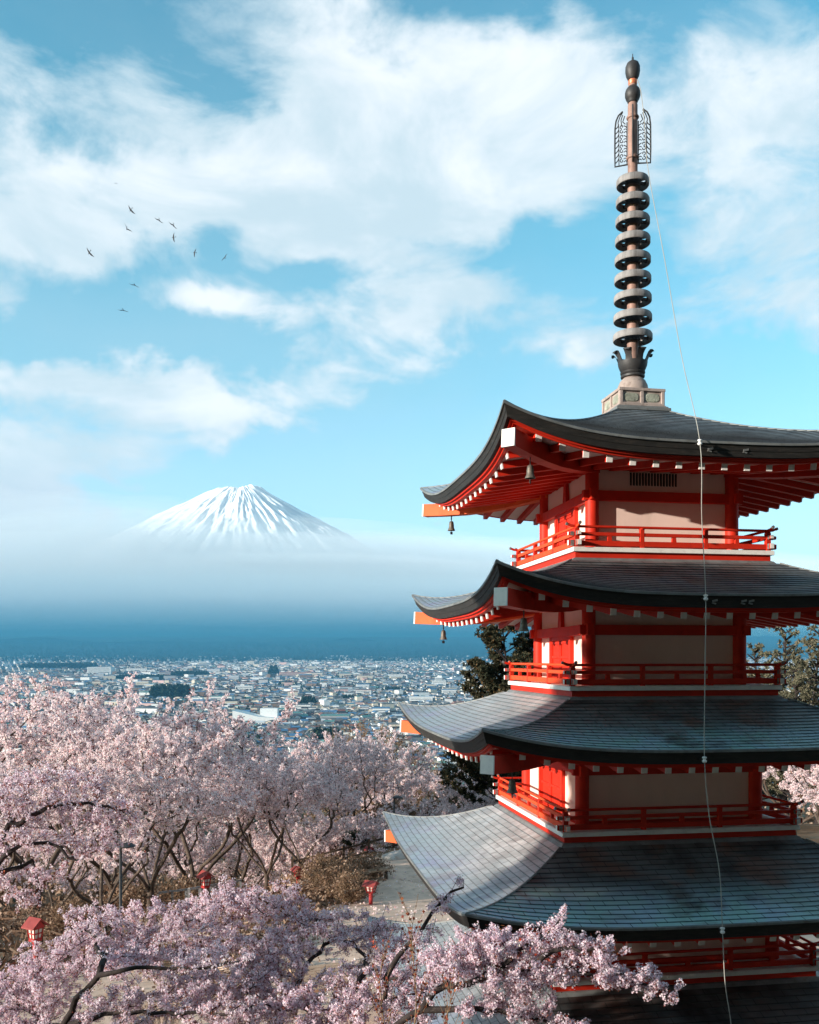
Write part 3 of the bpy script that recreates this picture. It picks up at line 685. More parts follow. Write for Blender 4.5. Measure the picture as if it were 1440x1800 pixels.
c = t.mix(t.sstep(dist, 5000, 5900), c, fc2)
t.l.new(c, b.inputs['Base Color']); t.val(b, 'Roughness', 0.95); t.val(b, 'Specular IOR Level', 0.1)
bn = t.new('ShaderNodeBump'); t.val(bn, 'Strength', 0.6); t.val(bn, 'Distance', 0.08); t.l.new(n2, bn.inputs['Height']); t.l.new(bn.outputs[0], b.inputs['Normal'])
me = fastmesh('ground', V, F[:, ::-1], [gm], smooth=True)
tag(meshobj('ground', me), kind='structure', label='brown hillside earth falling away to the valley floor')

# pale gravel terrace behind the pagoda
pm_ = pmat('terrace_gravel', (0.72, 0.52, 0.40), 0.95, var=0.16, scale=1.2, spec=0.1, dirt=(0.27, 0.17, 0.12), dirt_amt=0.8, bump=0.4)
px = np.linspace(-12, 34, 47); pd = np.linspace(14, 41, 40); V = []; F = []
for d_ in pd:
    for x_ in px:
        jx = x_ + 0.5 * math.sin(d_ * 0.8); g = gpt(jx - (2.2 * math.sin(d_ * 0.21) if x_ < -6 else 0), d_); V.append((g[0], g[1], gz(x_, d_) + 0.03))
for a in range(len(pd) - 1):
    for c_ in range(len(px) - 1): k = a * len(px) + c_; F.append((k, k + 1, k + 1 + len(px), k + len(px)))
tag(meshobj('gravel_terrace', fastmesh('gravel_terrace', np.array(V), np.array(F), [pm_], smooth=True)), kind='structure', label='pale gravel terrace behind the pagoda')

# ---------------------------------------------------------------- snow mountain
FD = 18000.0; fx = (420 - 720) / FPX * FD; fc_ = gpt(fx, FD); PEAK = CAM[2] + (1157.7 - 860) / FPX * FD
NA, NR = 720, 150
th = np.linspace(0, 2 * pi, NA, endpoint=False); r = np.concatenate([np.linspace(0, 420, 10), np.geomspace(450, 11000, NR - 10)])
RR, TT = np.meshgrid(r, th, indexing='ij')
rng = np.random.RandomState(5)
def ringnoise(T, R, seed, f0, octs=5, rad=0.00025):
    rg = np.random.RandomState(seed); o = np.zeros_like(T); a = 1.0; f = f0
    for k in range(octs):
        for m in range(3):
            ff = int(f * rg.uniform(0.8, 1.25)); ph = rg.uniform(0, 6.28); tw = rg.uniform(-1, 1) * 1.2
            o += a * np.sin(T * ff + ph + tw * np.sin(R * rad * (1 + k) + rg.uniform(0, 6))) / 3
        a *= 0.58; f *= 1.9
    return o
from mathutils import noise as mn
def fld(fn): return np.array([[fn(math.cos(t_), math.sin(t_), r_) for t_ in th] for r_ in r])
gul = fld(lambda c, s_, R: mn.ridged_multi_fractal(Vector((c * 3.1 + R / 5200, s_ * 3.1, R / 3400 + .7)), 0.85, 2.1, 6, 1.0, 2.0)) - 1.1
rough = fld(lambda c, s_, R: mn.fractal(Vector((c * 17, s_ * 17, R / 800)), 0.9, 2.0, 4))
rim = fld(lambda c, s_, R: mn.fractal(Vector((c * 2.4 + 5, s_ * 2.4, R / 900)), 1.0, 2.0, 4))
z = PEAK - 0.575 * np.maximum(RR - 440, 0)
z4 = PEAK - 0.575 * 3760; z = np.where(RR > 4200, z4 - (z4 - 120) * (1 - np.exp(-(RR - 4200) * 0.575 / (z4 - 120))), z)
amp = np.clip((RR - 300) / 1900, 0, 1) * 78
amp = amp * np.clip((z - 500) / 900, 0, 1); z = z + gul * amp + rough * np.clip((RR - 300) / 1500, 0, 1) * 45 + rim * 55 * np.exp(-((RR - 450) / 260) ** 2)
# summit: shallow crater, highest on the right shoulder
az_s = np.cos(TT - 0.25)
z = z + np.where(RR < 700, (55 * np.clip(az_s, -0.4, 1) ** 1 * np.exp(-((RR - 400) / 180) ** 2)) - 70 * np.exp(-(RR / 230) ** 2) + 14 * np.sin(TT * 7 + 1) * np.exp(-((RR - 400) / 120) ** 2), 0)
cx, cd_ = RR * np.cos(TT), RR * np.sin(TT)            # right, away
P = fc_[None, None, :] + cd_[..., None] * FW[:2] + cx[..., None] * RT[:2]
V = np.concatenate([P, z[..., None]], -1).reshape(-1, 3)
i, j = np.meshgrid(np.arange(len(r) - 1), np.arange(NA), indexing='ij'); j2 = (j + 1) % NA
F = np.stack([i * NA + j, (i + 1) * NA + j, (i + 1) * NA + j2, i * NA + j2], -1).reshape(-1, 4)
sm, t, o = newmat('mountain_snow')
b = t.new('ShaderNodeBsdfPrincipled'); t.l.new(b.outputs[0], o.inputs[0]); tc = t.new('ShaderNodeTexCoord'); ob = tc.outputs['Object']
zz = t.new('ShaderNodeSeparateXYZ'); t.l.new(ob, zz.inputs[0])
nx = t.math('ARCTAN2', t.math('SUBTRACT', zz.outputs[1], float(fc_[1])), t.math('SUBTRACT', zz.outputs[0], float(fc_[0])))
cv = t.new('ShaderNodeCombineXYZ'); t.l.new(t.math('MULTIPLY', nx, 15.0), cv.inputs[0]); t.l.new(t.math('MULTIPLY', zz.outputs[2], 0.0011), cv.inputs[1])
s1 = t.noise(cv.outputs[0], 1.0, 7, 0.62, 0.6)
cv2 = t.new('ShaderNodeCombineXYZ'); t.l.new(t.math('MULTIPLY', nx, 50.0), cv2.inputs[0]); t.l.new(t.math('MULTIPLY', zz.outputs[2], 0.004), cv2.inputs[1])
s2 = t.noise(cv2.outputs[0], 1.0, 6, 0.65, 0.8)
rock = t.math('ADD', t.math('MULTIPLY', s1, 0.60), t.math('MULTIPLY', s2, 0.40))
low = t.lin(zz.outputs[2], 1500, PEAK, 0.0, -0.09)
sidef = t.math('MULTIPLY', t.math('COSINE', t.math('ADD', nx, YAW + 0.35)), 0.10)   # more rock streaks towards the right flank
low = t.math('ADD', low, sidef)
rk = t.sstep(t.math('ADD', rock, low), 0.49, 0.575)
c = t.mix(t.math('MULTIPLY', rk, 0.46), (0.92, 0.93, 0.95, 1), (0.26, 0.34, 0.43, 1))
snowline = t.sstep(t.math('ADD', zz.outputs[2], t.math('MULTIPLY', t.math('SUBTRACT', s1, 0.5), 900)), 900, 1500)
c = t.mix(snowline, (0.04, 0.05, 0.045, 1), c)
t.l.new(c, b.inputs['Base Color']); t.val(b, 'Roughness', 0.8); t.val(b, 'Specular IOR Level', 0.2)
tag(meshobj('mountain', fastmesh('mountain', V, F[:, ::-1], [sm], smooth=True)), kind='structure', label='snow covered volcano cone rising out of the cloud bank')

# ---------------------------------------------------------------- air
def volmat(name, col, dens, aniso=0.0):
    m, t, o = newmat(name); v = t.new('ShaderNodeVolumePrincipled'); t.l.new(v.outputs[0], o.inputs['Volume'])
    v.inputs['Color'].default_value = rgba(col); v.inputs['Density'].default_value = dens; v.inputs['Anisotropy'].default_value = aniso
    return m
def viewbox(name, x0, x1, d0, d1, z0, z1, mat, label):
    V = []
    for zc in (z0, z1):
        for x_, d_ in ((x0, d0), (x1, d0), (x1, d1), (x0, d1)): g = gpt(x_, d_); V.append((g[0], g[1], zc))
    me = bpy.data.meshes.new(name); me.from_pydata(V, [], [(3, 2, 1, 0), (4, 5, 6, 7), (0, 1, 5, 4), (1, 2, 6, 5), (2, 3, 7, 6), (3, 0, 4, 7)]); me.materials.append(mat)
    return tag(meshobj(name, me), label=label, kind='stuff')
viewbox('haze', -62000, 62000, -62000, 62000, -140, 3600, volmat('haze_air', (0.72, 0.88, 1.0), 0.9e-5), 'thin blue air over the valley and mountain')
viewbox('valley_mist', -30000, 30000, 520, 15500, -135, 270, volmat('mist_air', (0.065, 0.34, 0.58), 1.35e-4), 'blue mist lying low over the valley town')
viewbox('valley_mist', -30000, 30000, 4300, 15800, -135, 285, volmat('mist_mid', (0.055, 0.32, 0.43), 2.2e-4), 'deep blue mist over the far woods beyond the town')
viewbox('valley_mist', -30000, 30000, 4800, 16100, -135, 620, volmat('mist_high', (0.20, 0.50, 0.65), 0.35e-4), 'upper thin blue mist under the cloud bank')
# the bank of cloud round the foot of the mountain
def lump(x, d, z, rx, rd, rz, seed, mat, name='cloud_bank'):
    rg = np.random.RandomState(seed); nu, nv = 64, 28
    u = np.linspace(0, 2 * pi, nu, endpoint=False); v = np.linspace(0, pi, nv)
    Vv, Uu = np.meshgrid(v, u, indexing='ij'); n = np.zeros_like(Uu)
    X_, Y_, Z_ = np.sin(Vv) * np.cos(Uu), np.sin(Vv) * np.sin(Uu), np.cos(Vv)
    for k in range(14):
        k3 = rg.normal(size=3) * (1.2 + k * 0.55) * np.array([1.6, 1, 1]); n += np.sin(X_ * k3[0] + Y_ * k3[1] + Z_ * k3[2] + rg.uniform(0, 6)) / (1.3 + k * 0.45)
    n = 1 + 0.11 * n
    xx, dd, zz_ = x + X_ * rx * n, d + Y_ * rd * n, z + Z_ * rz * n
    P = CAM[:2][None, None, :] + dd[..., None] * FW[:2] + xx[..., None] * RT[:2]
    V = np.concatenate([P, zz_[..., None]], -1).reshape(-1, 3)
    i, j = np.meshgrid(np.arange(nv - 1), np.arange(nu), indexing='ij'); j2 = (j + 1) % nu
    F = np.stack([i * nu + j, (i + 1) * nu + j, (i + 1) * nu + j2, i * nu + j2], -1).reshape(-1, 4)
    me = fastmesh(name, V, F[:, ::-1] if False else F, [mat], smooth=True)
    return tag(meshobj(name, me), label='soft cloud bank wrapped round the foot of the mountain', kind='stuff')
cm1 = volmat('cloud_thin', (0.93, 0.97, 1.0), 2.6e-4, -0.55); cm3 = volmat('cloud_foot', (0.80, 0.93, 1.0), 2.4e-4, -0.4); cm2 = volmat('cloud_core', (0.93, 0.97, 1.0), 7e-4, -0.55)
for k, (u, v, hw, hh, dd, rd, mm) in enumerate([
        (380, 1040, 1100, 62, 12000, 1500, cm2), (420, 1022, 1000, 85, 12400, 1900, cm1), (500, 1066, 1200, 40, 11200, 900, cm2), (420, 1050, 1700, 50, 8300, 1100, cm3), (300, 1062, 1700, 44, 7700, 1000, cm3), (250, 1000, 620, 100, 12000, 1700, cm1), (120, 985, 420, 110, 12800, 1500, cm1),
        (700, 1040, 520, 75, 12300, 1500, cm1), (480, 1040, 900, 60, 11500, 1200, cm1), (560, 1000, 360, 72, 13000, 1200, cm1), (330, 975, 300, 52, 13300, 900, cm1), (210, 962, 170, 45, 13400, 900, cm1), (600, 985, 300, 42, 13400, 900, cm1), (900, 1030, 700, 70, 12500, 1200, cm1)]):
    lump((u - 720) / FPX * dd, dd, CAM[2] + (1157.7 - v) / FPX * dd, hw / FPX * dd, rd, hh / FPX * dd, k + 1, mm)
# ================================================================ TREES
BARK = pmat('cherry_bark', (0.085, 0.062, 0.05), 0.9, var=0.45, scale=6, spec=0.1, dirt=(0.26, 0.23, 0.19), dirt_amt=0.7, stretch=(1, 1, 0.5), bump=0.5)
BARKD = pmat('dark_wet_bark', (0.035, 0.027, 0.026), 0.85, var=0.4, scale=8, spec=0.15, dirt=(0.12, 0.10, 0.09), dirt_amt=0.5, bump=0.4)
BARKT = pmat('tan_bark', (0.24, 0.16, 0.10), 0.9, var=0.35, scale=5, spec=0.1)
def leafmat(name, stops, trans=0.35, rough=0.7, zvar=0.12):
    m, t, o = newmat(name)
    g = t.new('ShaderNodeNewGeometry'); rnd = g.outputs['Random Per Island']
    c = t.ramp(rnd, stops)
    ob = t.new('ShaderNodeTexCoord').outputs['Object']
    n = t.noise(ob, 1.1, 3, 0.5); f = t.lin(n, 0.3, 0.7, 1 - zvar, 1 + zvar * 0.6)
    c2 = t.vmath('SCALE', c); t.l.new(f, c2.node.inputs['Scale'])
    d = t.new('ShaderNodeBsdfDiffuse'); t.l.new(c2, d.inputs[0]); tr = t.new('ShaderNodeBsdfTranslucent'); t.l.new(c2, tr.inputs[0])
    mx = t.new('ShaderNodeMixShader'); mx.inputs[0].default_value = trans
    t.l.new(d.outputs[0], mx.inputs[1]); t.l.new(tr.outputs[0], mx.inputs[2]); t.l.new(mx.outputs[0], o.inputs[0]); return m
PETAL = leafmat('cherry_petals', [(0.0, (0.90, 0.68, 0.79)), (0.4, (0.94, 0.81, 0.89)), (0.85, (0.97, 0.91, 0.96)), (1.0, (0.80, 0.46, 0.56))], 0.45)
PETALF = leafmat('cherry_petals_far', [(0.0, (0.94, 0.71, 0.73)), (0.4, (0.97, 0.83, 0.84)), (0.85, (0.99, 0.91, 0.90)), (1.0, (0.84, 0.48, 0.50))], 0.5)
CALYX = leafmat('red_calyx', [(0.0, (0.20, 0.045, 0.04)), (0.6, (0.34, 0.09, 0.06)), (1.0, (0.42, 0.18, 0.08))], 0.2)
NEEDLE = leafmat('pine_needles', [(0.0, (0.025, 0.032, 0.022)), (0.6, (0.055, 0.058, 0.038)), (0.9, (0.10, 0.085, 0.05)), (1.0, (0.24, 0.12, 0.05))], 0.15)
NEEDLEG = leafmat('grey_pine_needles', [(0.0, (0.07, 0.075, 0.05)), (0.6, (0.15, 0.145, 0.10)), (1.0, (0.26, 0.22, 0.15))], 0.15)
DARKLEAF = leafmat('evergreen_leaf', [(0.0, (0.018, 0.035, 0.028)), (1.0, (0.05, 0.075, 0.05))], 0.1)
DRYLEAF = leafmat('dry_leaves', [(0.0, (0.10, 0.058, 0.04)), (0.5, (0.25, 0.155, 0.105)), (1.0, (0.46, 0.34, 0.26))], 0.2)

def colonize(att, nodes, parents, step, infl, kill, iters=200, trop=(0, 0, 0.0), seed=0, jit=0.18, maxn=9000):
    rg = np.random.RandomState(seed); P = [np.array(n, float) for n in nodes]; par = list(parents)
    A = np.array(att, float); N0 = np.array(P)
    D = np.linalg.norm(A[:, None] - N0[None], axis=2); near = D.argmin(1); dist = D.min(1); kids = {}
    trop = np.array(trop)
    for it in range(iters):
        keep = dist > kill; A, near, dist = A[keep], near[keep], dist[keep]
        if not len(A) or len(P) > maxn: break
        act = dist < infl
        if not act.any():
            k = int(dist.argmin()); act = np.zeros(len(A), bool); act[k] = True
        PP = np.array(P); v = A[act] - PP[near[act]]; v /= np.linalg.norm(v, axis=1)[:, None] + 1e-9
        acc = np.zeros_like(PP); np.add.at(acc, near[act], v); idx = np.unique(near[act]); new = []
        for i in idx:
            d = acc[i]; d = d / (np.linalg.norm(d) + 1e-9) + trop + rg.normal(size=3) * jit; d /= np.linalg.norm(d) + 1e-9
            q = P[i] + d * step
            if any(np.linalg.norm(q - P[c]) < step * 0.35 for c in kids.get(i, ())):
                d = v[np.where(near[act] == i)[0][0]] + rg.normal(size=3) * 0.4; d /= np.linalg.norm(d); q = P[i] + d * step
                if any(np.linalg.norm(q - P[c]) < step * 0.35 for c in kids.get(i, ())): continue
            P.append(q); par.append(int(i)); kids.setdefault(int(i), []).append(len(P) - 1); new.append(len(P) - 1)
        if not new:
            far = dist.argmin(); A = np.delete(A, far, 0); near = np.delete(near, far); dist = np.delete(dist, far); continue
        Q = np.array([P[k] for k in new]); D = np.linalg.norm(A[:, None] - Q[None], axis=2)
        m = D.min(1); am = D.argmin(1); up_ = m < dist; dist[up_] = m[up_]; near[up_] = np.array(new)[am[up_]]
    return np.array(P), np.array(par)
def radii(P, par, tip=0.006, ex=2.35, cap=None):
    n = len(P); a = np.zeros(n); has = np.zeros(n, bool); has[par[par >= 0]] = True
    a[~has] = tip ** ex
    for i in range(n - 1, 0, -1):
        if a[i] == 0: a[i] = tip ** ex
        if par[i] >= 0: a[par[i]] += a[i]
    r = a ** (1 / ex)
    if cap: r = np.minimum(r, cap)
    return r
def smooth_nodes(P, par, it=2, w=0.35):
    P = P.copy(); n = len(P); ch = np.full(n, -1)
    for i in range(n): 
        if par[i] >= 0: ch[par[i]] = i
    ok = (par >= 0) & (ch >= 0)
    for _ in range(it):
        Q = P.copy(); Q[ok] = P[ok] * (1 - w) + w * 0.5 * (P[par[ok]] + P[ch[ok]]); P = Q
    return P
def tubes(P, par, r, n=6, rmax=None):
    e = np.where(par >= 0)[0]; a = P[par[e]]; b = P[e]; ra = np.minimum(r[par[e]], r[e] * 1.35); rb = r[e]
    d = b - a; L = np.linalg.norm(d, axis=1)[:, None] + 1e-9; d = d / L
    ref = np.where(np.abs(d[:, 2:3]) < 0.9, np.array([[0, 0, 1.0]]), np.array([[1.0, 0, 0]]))
    s = np.cross(d, ref); s /= np.linalg.norm(s, axis=1)[:, None] + 1e-9; q = np.cross(s, d)
    a = a - d * ra[:, None] * 0.25; b = b + d * rb[:, None] * 0.25
    k = np.arange(n) * 2 * pi / n; cs, sn = np.cos(k), np.sin(k)
    off = s[:, None] * cs[None, :, None] + q[:, None] * sn[None, :, None]
    V = np.concatenate([a[:, None] + off * ra[:, None, None], b[:, None] + off * rb[:, None, None]], 1).reshape(-1, 3)
    base = (np.arange(len(e)) * 2 * n)[:, None]; kk = np.arange(n)[None]; k2 = (kk + 1) % n
    F = np.stack([base + kk, base + k2, base + n + k2, base + n + kk], -1).reshape(-1, 4)
    return V, F
def randrot(n, rg):
    q = rg.normal(size=(n, 4)); q /= np.linalg.norm(q, axis=1)[:, None]; w_, x, y, z = q.T
    return np.stack([np.stack([1 - 2 * (y * y + z * z), 2 * (x * y - z * w_), 2 * (x * z + y * w_)], -1), np.stack([2 * (x * y + z * w_), 1 - 2 * (x * x + z * z), 2 * (y * z - x * w_)], -1), np.stack([2 * (x * z - y * w_), 2 * (y * z + x * w_), 1 - 2 * (x * x + y * y)], -1)], 1)
def scatter(C, size, tmpl_v, tmpl_f, rg, R=None):
    n = len(C); R = randrot(n, rg) if R is None else R
    V = np.einsum('nij,kj->nki', R, tmpl_v) * size[:, None, None] + C[:, None]
    F = tmpl_f[None] + (np.arange(n) * len(tmpl_v))[:, None, None]
    return V.reshape(-1, 3), F.reshape(-1, tmpl_f.shape[1])
def facing(dirs, rg, spread=0.5):
    n = len(dirs); z = dirs + rg.normal(size=(n, 3)) * spread; z /= np.linalg.norm(z, axis=1)[:, None] + 1e-9
    r = rg.normal(size=(n, 3)); x = np.cross(r, z); x /= np.linalg.norm(x, axis=1)[:, None] + 1e-9; y = np.cross(z, x)
    return np.stack([x, y, z], -1)
# five-petalled flower, 11 verts, 5 quads, unit radius, cupped
tv = [(0, 0, -0.10)]
for k_ in range(5):
    a_ = 2 * pi * k_ / 5; tv.append((cos(a_), sin(a_), 0.22)); tv.append((0.50 * cos(a_ + pi / 5), 0.50 * sin(a_ + pi / 5), 0.03))
FLV = np.array(tv); FLF = np.array([[0, 2 + 2 * ((k_ - 1) % 5), 1 + 2 * k_, 2 + 2 * k_] for k_ in range(5)])
QV = np.array([(-0.5, -0.5, 0), (0.5, -0.42, 0.08), (0.46, 0.5, 0), (-0.5, 0.46, 0.10)]); QF = np.array([[0, 1, 2, 3]])
NV = np.array([(-0.06, -0.5, 0), (0.06, -0.5, 0), (0.045, 0.5, 0.1), (-0.045, 0.5, 0.1)])
def cat(parts):
    V = []; F = []; M = []; o = 0
    for v, f, m in parts: V.append(v); F.append(f + o); M.append(np.full(len(f), m)); o += len(v)
    return np.concatenate(V), np.concatenate(F), np.concatenate(M)

def bloom(P, par, r, thr, rg, spacing, crad, per, fsize, detail, skip=0.0):
    """clusters of flowers along the twigs thinner than thr"""
    e = np.where((par >= 0) & (r < thr))[0]
    if skip:
        e = e[rg.rand(len(e)) > skip]
    a = P[par[e]]; b = P[e]; L = np.linalg.norm(b - a, axis=1); k = np.maximum(1, (L / spacing + rg.rand(len(e))).astype(int))
    idx = np.repeat(np.arange(len(e)), k); tt = rg.rand(len(idx))[:, None]
    C = a[idx] * (1 - tt) + b[idx] * tt + rg.normal(size=(len(idx), 3)) * crad * 0.55
    cs = rg.uniform(0.6, 1.25, len(C)); m = np.maximum(2, (per * cs ** 2).astype(int)); ci = np.repeat(np.arange(len(C)), m)
    dr = rg.normal(size=(len(ci), 3)); dr /= np.linalg.norm(dr, axis=1)[:, None]
    pos = C[ci] + dr * (crad * cs[ci] * rg.uniform(0.55, 1.1, len(ci)))[:, None]
    size = fsize * rg.uniform(0.75, 1.2, len(ci))
    parts = []
    if detail:
        v, f = scatter(pos, size, FLV, FLF, rg, facing(dr, rg, 0.35)); parts.append((v, f, 0))
        nb = int(len(C) * 3.6); ii = rg.randint(0, len(C), nb); p2 = C[ii] + rg.normal(size=(nb, 3)) * crad * 0.62
        v, f = scatter(p2, fsize * rg.uniform(0.4, 1.1, nb), QV, QF, rg); parts.append((v, f, 1))
        nt = int(len(C) * 2.2); ii = rg.randint(0, len(C), nt); p2 = C[ii] + rg.normal(size=(nt, 3)) * crad * 0.75
        v, f = scatter(p2, fsize * rg.uniform(1.6, 3.0, nt), NV, QF, rg); parts.append((v, f, 1))
    else:
        v, f = scatter(pos, size, QV, QF, rg, facing(dr, rg, 0.8)); parts.append((v, f, 0))
        nb = int(len(pos) * 0.07); ii = rg.randint(0, len(C), nb); p2 = C[ii] + rg.normal(size=(nb, 3)) * crad * 0.7
        v, f = scatter(p2, fsize * rg.uniform(0.5, 1.0, nb), QV, QF, rg); parts.append((v, f, 1))
    return cat(parts)
def lobes(L, rg, n, shell=0.5):
    """points in a union of ellipsoids (cx,cy,cz,rx,ry,rz)"""
    L = np.array(L, float); w_ = L[:, 3] * L[:, 4] * L[:, 5]; w_ = w_ ** 0.75; k = rg.choice(len(L), n, p=w_ / w_.sum())
    d = rg.normal(size=(n, 3)); d /= np.linalg.norm(d, axis=1)[:, None]; rr_ = rg.uniform(shell, 1, n)[:, None] ** 0.6
    return L[k, :3] + d * rr_ * L[k, 3:]

# ---- generic cherry variants, built round the origin, reused by copies that share the meshes
def cherry_variant(seed, H=8.0, spread=5.0, natt=900, nfl=1.0, shoots=9):
    rg = np.random.RandomState(seed); L = []
    for k in range(9):
        a = 2 * pi * k / 9 + rg.uniform(-.3, .3); rr_ = spread * rg.uniform(0.45, 0.82)
        L.append((rr_ * cos(a), rr_ * sin(a), H * rg.uniform(0.56, 0.80), spread * rg.uniform(.28, .42), spread * rg.uniform(.28, .42), H * rg.uniform(.09, .15)))
    for k in range(4):
        a = rg.uniform(0, 6.28); rr_ = spread * rg.uniform(0, .35); L.append((rr_ * cos(a), rr_ * sin(a), H * rg.uniform(.78, .90), spread * .36, spread * .36, H * .10))
    att = lobes(L, rg, natt, 0.3)
    for k in range(shoots):                              # long shoots that stick out of the crown
        a = rg.uniform(0, 6.28); b0 = np.array([cos(a) * spread * .55, sin(a) * spread * .55, H * .82]); d = np.array([cos(a) * .6, sin(a) * .6, rg.uniform(.5, 1.0)]); d /= np.linalg.norm(d)
        att = np.concatenate([att, b0 + d * np.linspace(0, spread * rg.uniform(.28, .5), 9)[:, None] + rg.normal(size=(9, 3)) * .08])
    nodes = [(0, 0, -0.6)]; par = [-1]; z = 0.0; p = np.array([0, 0, 0.0]); st = 0.30
    lean = rg.normal(size=2) * .12
    while p[2] < H * .16: nodes.append(tuple(p)); par.append(len(nodes) - 2); p = p + np.array([lean[0] * st, lean[1] * st, st])
    top = len(nodes) - 1
    for k in range(rg.randint(3, 5)):                   # main limbs leave low, like the photo's vase shape
        a = 2 * pi * k / 3.7 + rg.uniform(-.4, .4); q = np.array(nodes[top]); prev = top; dz = rg.uniform(.9, 1.5)
        for s in range(int(H * .42 / st)):
            d = np.array([cos(a), sin(a), dz + 0.3 * sin(s * .8 + k)]); d /= np.linalg.norm(d); a += rg.normal() * .12; dz *= 0.97; q = q + d * st; nodes.append(tuple(q)); par.append(prev); prev = len(nodes) - 1
    P, pr = colonize(att, nodes, par, 0.28, 2.4, 0.42, 120, (0, 0, 0.03), seed, jit=0.22)
    P = smooth_nodes(P, pr, 2); r = radii(P, pr, 0.0115, 2.1, cap=0.33)
    # fine side twigs
    e = np.where((pr >= 0) & (r < 0.045))[0]; d = rg.normal(size=(len(e), 3)) + np.array([0, 0, .35]); d /= np.linalg.norm(d, axis=1)[:, None]
    T = P[e] + d * rg.uniform(.15, .45, len(e))[:, None]; n0 = len(P)
    P2 = np.concatenate([P, T]); pr2 = np.concatenate([pr, e]); r2 = np.concatenate([r, np.full(len(T), .006)])
    big = r2 > 0.03; 
    Vt, Ft = tubes(P2, np.where(big, pr2, -1), r2, 7); Vs, Fs = tubes(P2, np.where(big, -1, pr2), r2, 3)
    V, F, _ = cat([(Vt, Ft, 0), (Vs, Fs, 0)]); tm = fastmesh('trunk', V, F, [BARK], smooth=True)
    V, F, M = bloom(P2, pr2, r2, 0.022, rg, 0.10 / nfl, 0.084, 11, 0.056, False)
    cm = fastmesh('crown', V, F, [PETALF, CALYX], M)
    return tm, cm, len(F)
VAR = [cherry_variant(11, 8.5, 5.2), cherry_variant(23, 8.0, 4.6), cherry_variant(37, 7.4, 5.0), cherry_variant(51, 8.8, 4.4)]
print('cherry faces', [v[2] for v in VAR])
def put_tree(k, x, d, z, s, rz, label, grp, cat_='tree', name='cherry_tree', var=None):
    tm, cm, _ = (var or VAR)[k]; g = gpt(x, d); r_ = empty(name, (g[0], g[1], z)); r_.rotation_euler = (0, 0, rz); r_.scale = (s, s, s)
    meshobj('trunk', tm, parent=r_); meshobj('crown', cm, parent=r_); return tag(r_, label, cat_, grp)
GC = 'blossoming cherry trees on the slope'
MID = [  # u of the trunk, depth, top v, variant, rotation, label
    (185, 29.0, 1330, 0, 0.4, 'blossoming cherry with two thick speckled trunks behind the left red lantern'),
    (262, 33.0, 1270, 1, 2.1, 'tall pink cherry whose trunk stands just left of the handrail steps'),
    (60, 38.0, 1225, 2, 1.0, 'pink cherry crown at the left edge of the photo against the town'),
    (190, 45.0, 1200, 3, 3.0, 'cherry whose upright blossoming shoots rise highest over the town on the left'),
    (345, 46.0, 1250, 1, 5.0, 'cherry with a long shoot pointing right towards the white hall'),
    (-40, 31.0, 1330, 1, 4.0, 'cherry partly cut by the left edge, low mauve blossoms'),
    (468, 38.5, 1330, 0, 3.6, 'forked grey cherry behind the small red lantern in the middle'),
    (525, 41.0, 1345, 2, 0.2, 'leaning cherry beside the forked grey one, left of the brown shrub'),
    (400, 52.0, 1330, 3, 1.6, 'pale pink cherry below the white hall'),
    (560, 58.0, 1295, 0, 5.5, 'pale cherry just below the bare tan trees'),
    (655, 62.0, 1298, 1, 0.9, 'sunlit cherry left of the middle roof tip'),
    (610, 49.0, 1380, 3, 4.4, 'mauve cherry above the wooden railing'),
    (745, 70.0, 1352, 2, 2.7, 'cherry under the far tip of the middle roof'),
    (835, 66.0, 1372, 3, 0.7, 'cherry showing between the pagoda and its lowest big roof'),
    (665, 45.0, 1425, 1, 2.0, 'low blossoming cherry above the wooden railing'), (770, 54.0, 1400, 0, 3.3, 'low blossoming cherry behind the pale roof edge'), (840, 58.0, 1410, 1, 1.3, 'low blossoming cherry beside the third balcony of the pagoda'), (585, 44.0, 1440, 2, 4.1, 'low blossoming cherry left of the wooden railing'),
    (90, 50.0, 1400, 3, 2.2, 'low pink cherry behind the left trunks'), (300, 54.0, 1440, 2, 4.9, 'low pale cherry behind the handrail steps'), (400, 60.0, 1450, 0, 1.2, 'low pink cherry between the steps and the forked tree'), (20, 60.0, 1450, 1, 0.3, 'low cherry at the left edge behind the nearest lantern'),
    (200, 62.0, 1470, 1, 5.3, 'lowest cherry seen between the speckled trunks'), (500, 66.0, 1440, 3, 2.9, 'low cherry behind the leaning trunk'),
    (700, 50.0, 1440, 2, 3.9, 'low cherry whose twigs touch the pale roof edge'),
    (1395, 42.0, 1335, 0, 1.9, 'orange lit cherry right of the pagoda'),
    (1480, 36.0, 1390, 1, 0.0, 'cherry at the right edge below the pines'),
    (1290, 52.0, 1400, 2, 0.5, 'cherry mostly hidden behind the right side of the pagoda')]
HV = [8.5, 8.0, 7.4, 8.8]
for (u, d, vt, k, rz, lab) in MID:
    x = (u - 720) / FPX * d; zt = CAM[2] + (1157.7 - vt) / FPX * d; g = gz(x, d); s = max(0.7, (zt - g) / (HV[k] * 0.97)); 
    if lab.startswith('low'): s = 0.9; g = zt - 0.9 * HV[k] * 0.97
    put_tree(k, x, d, g, s, rz, lab, GC)

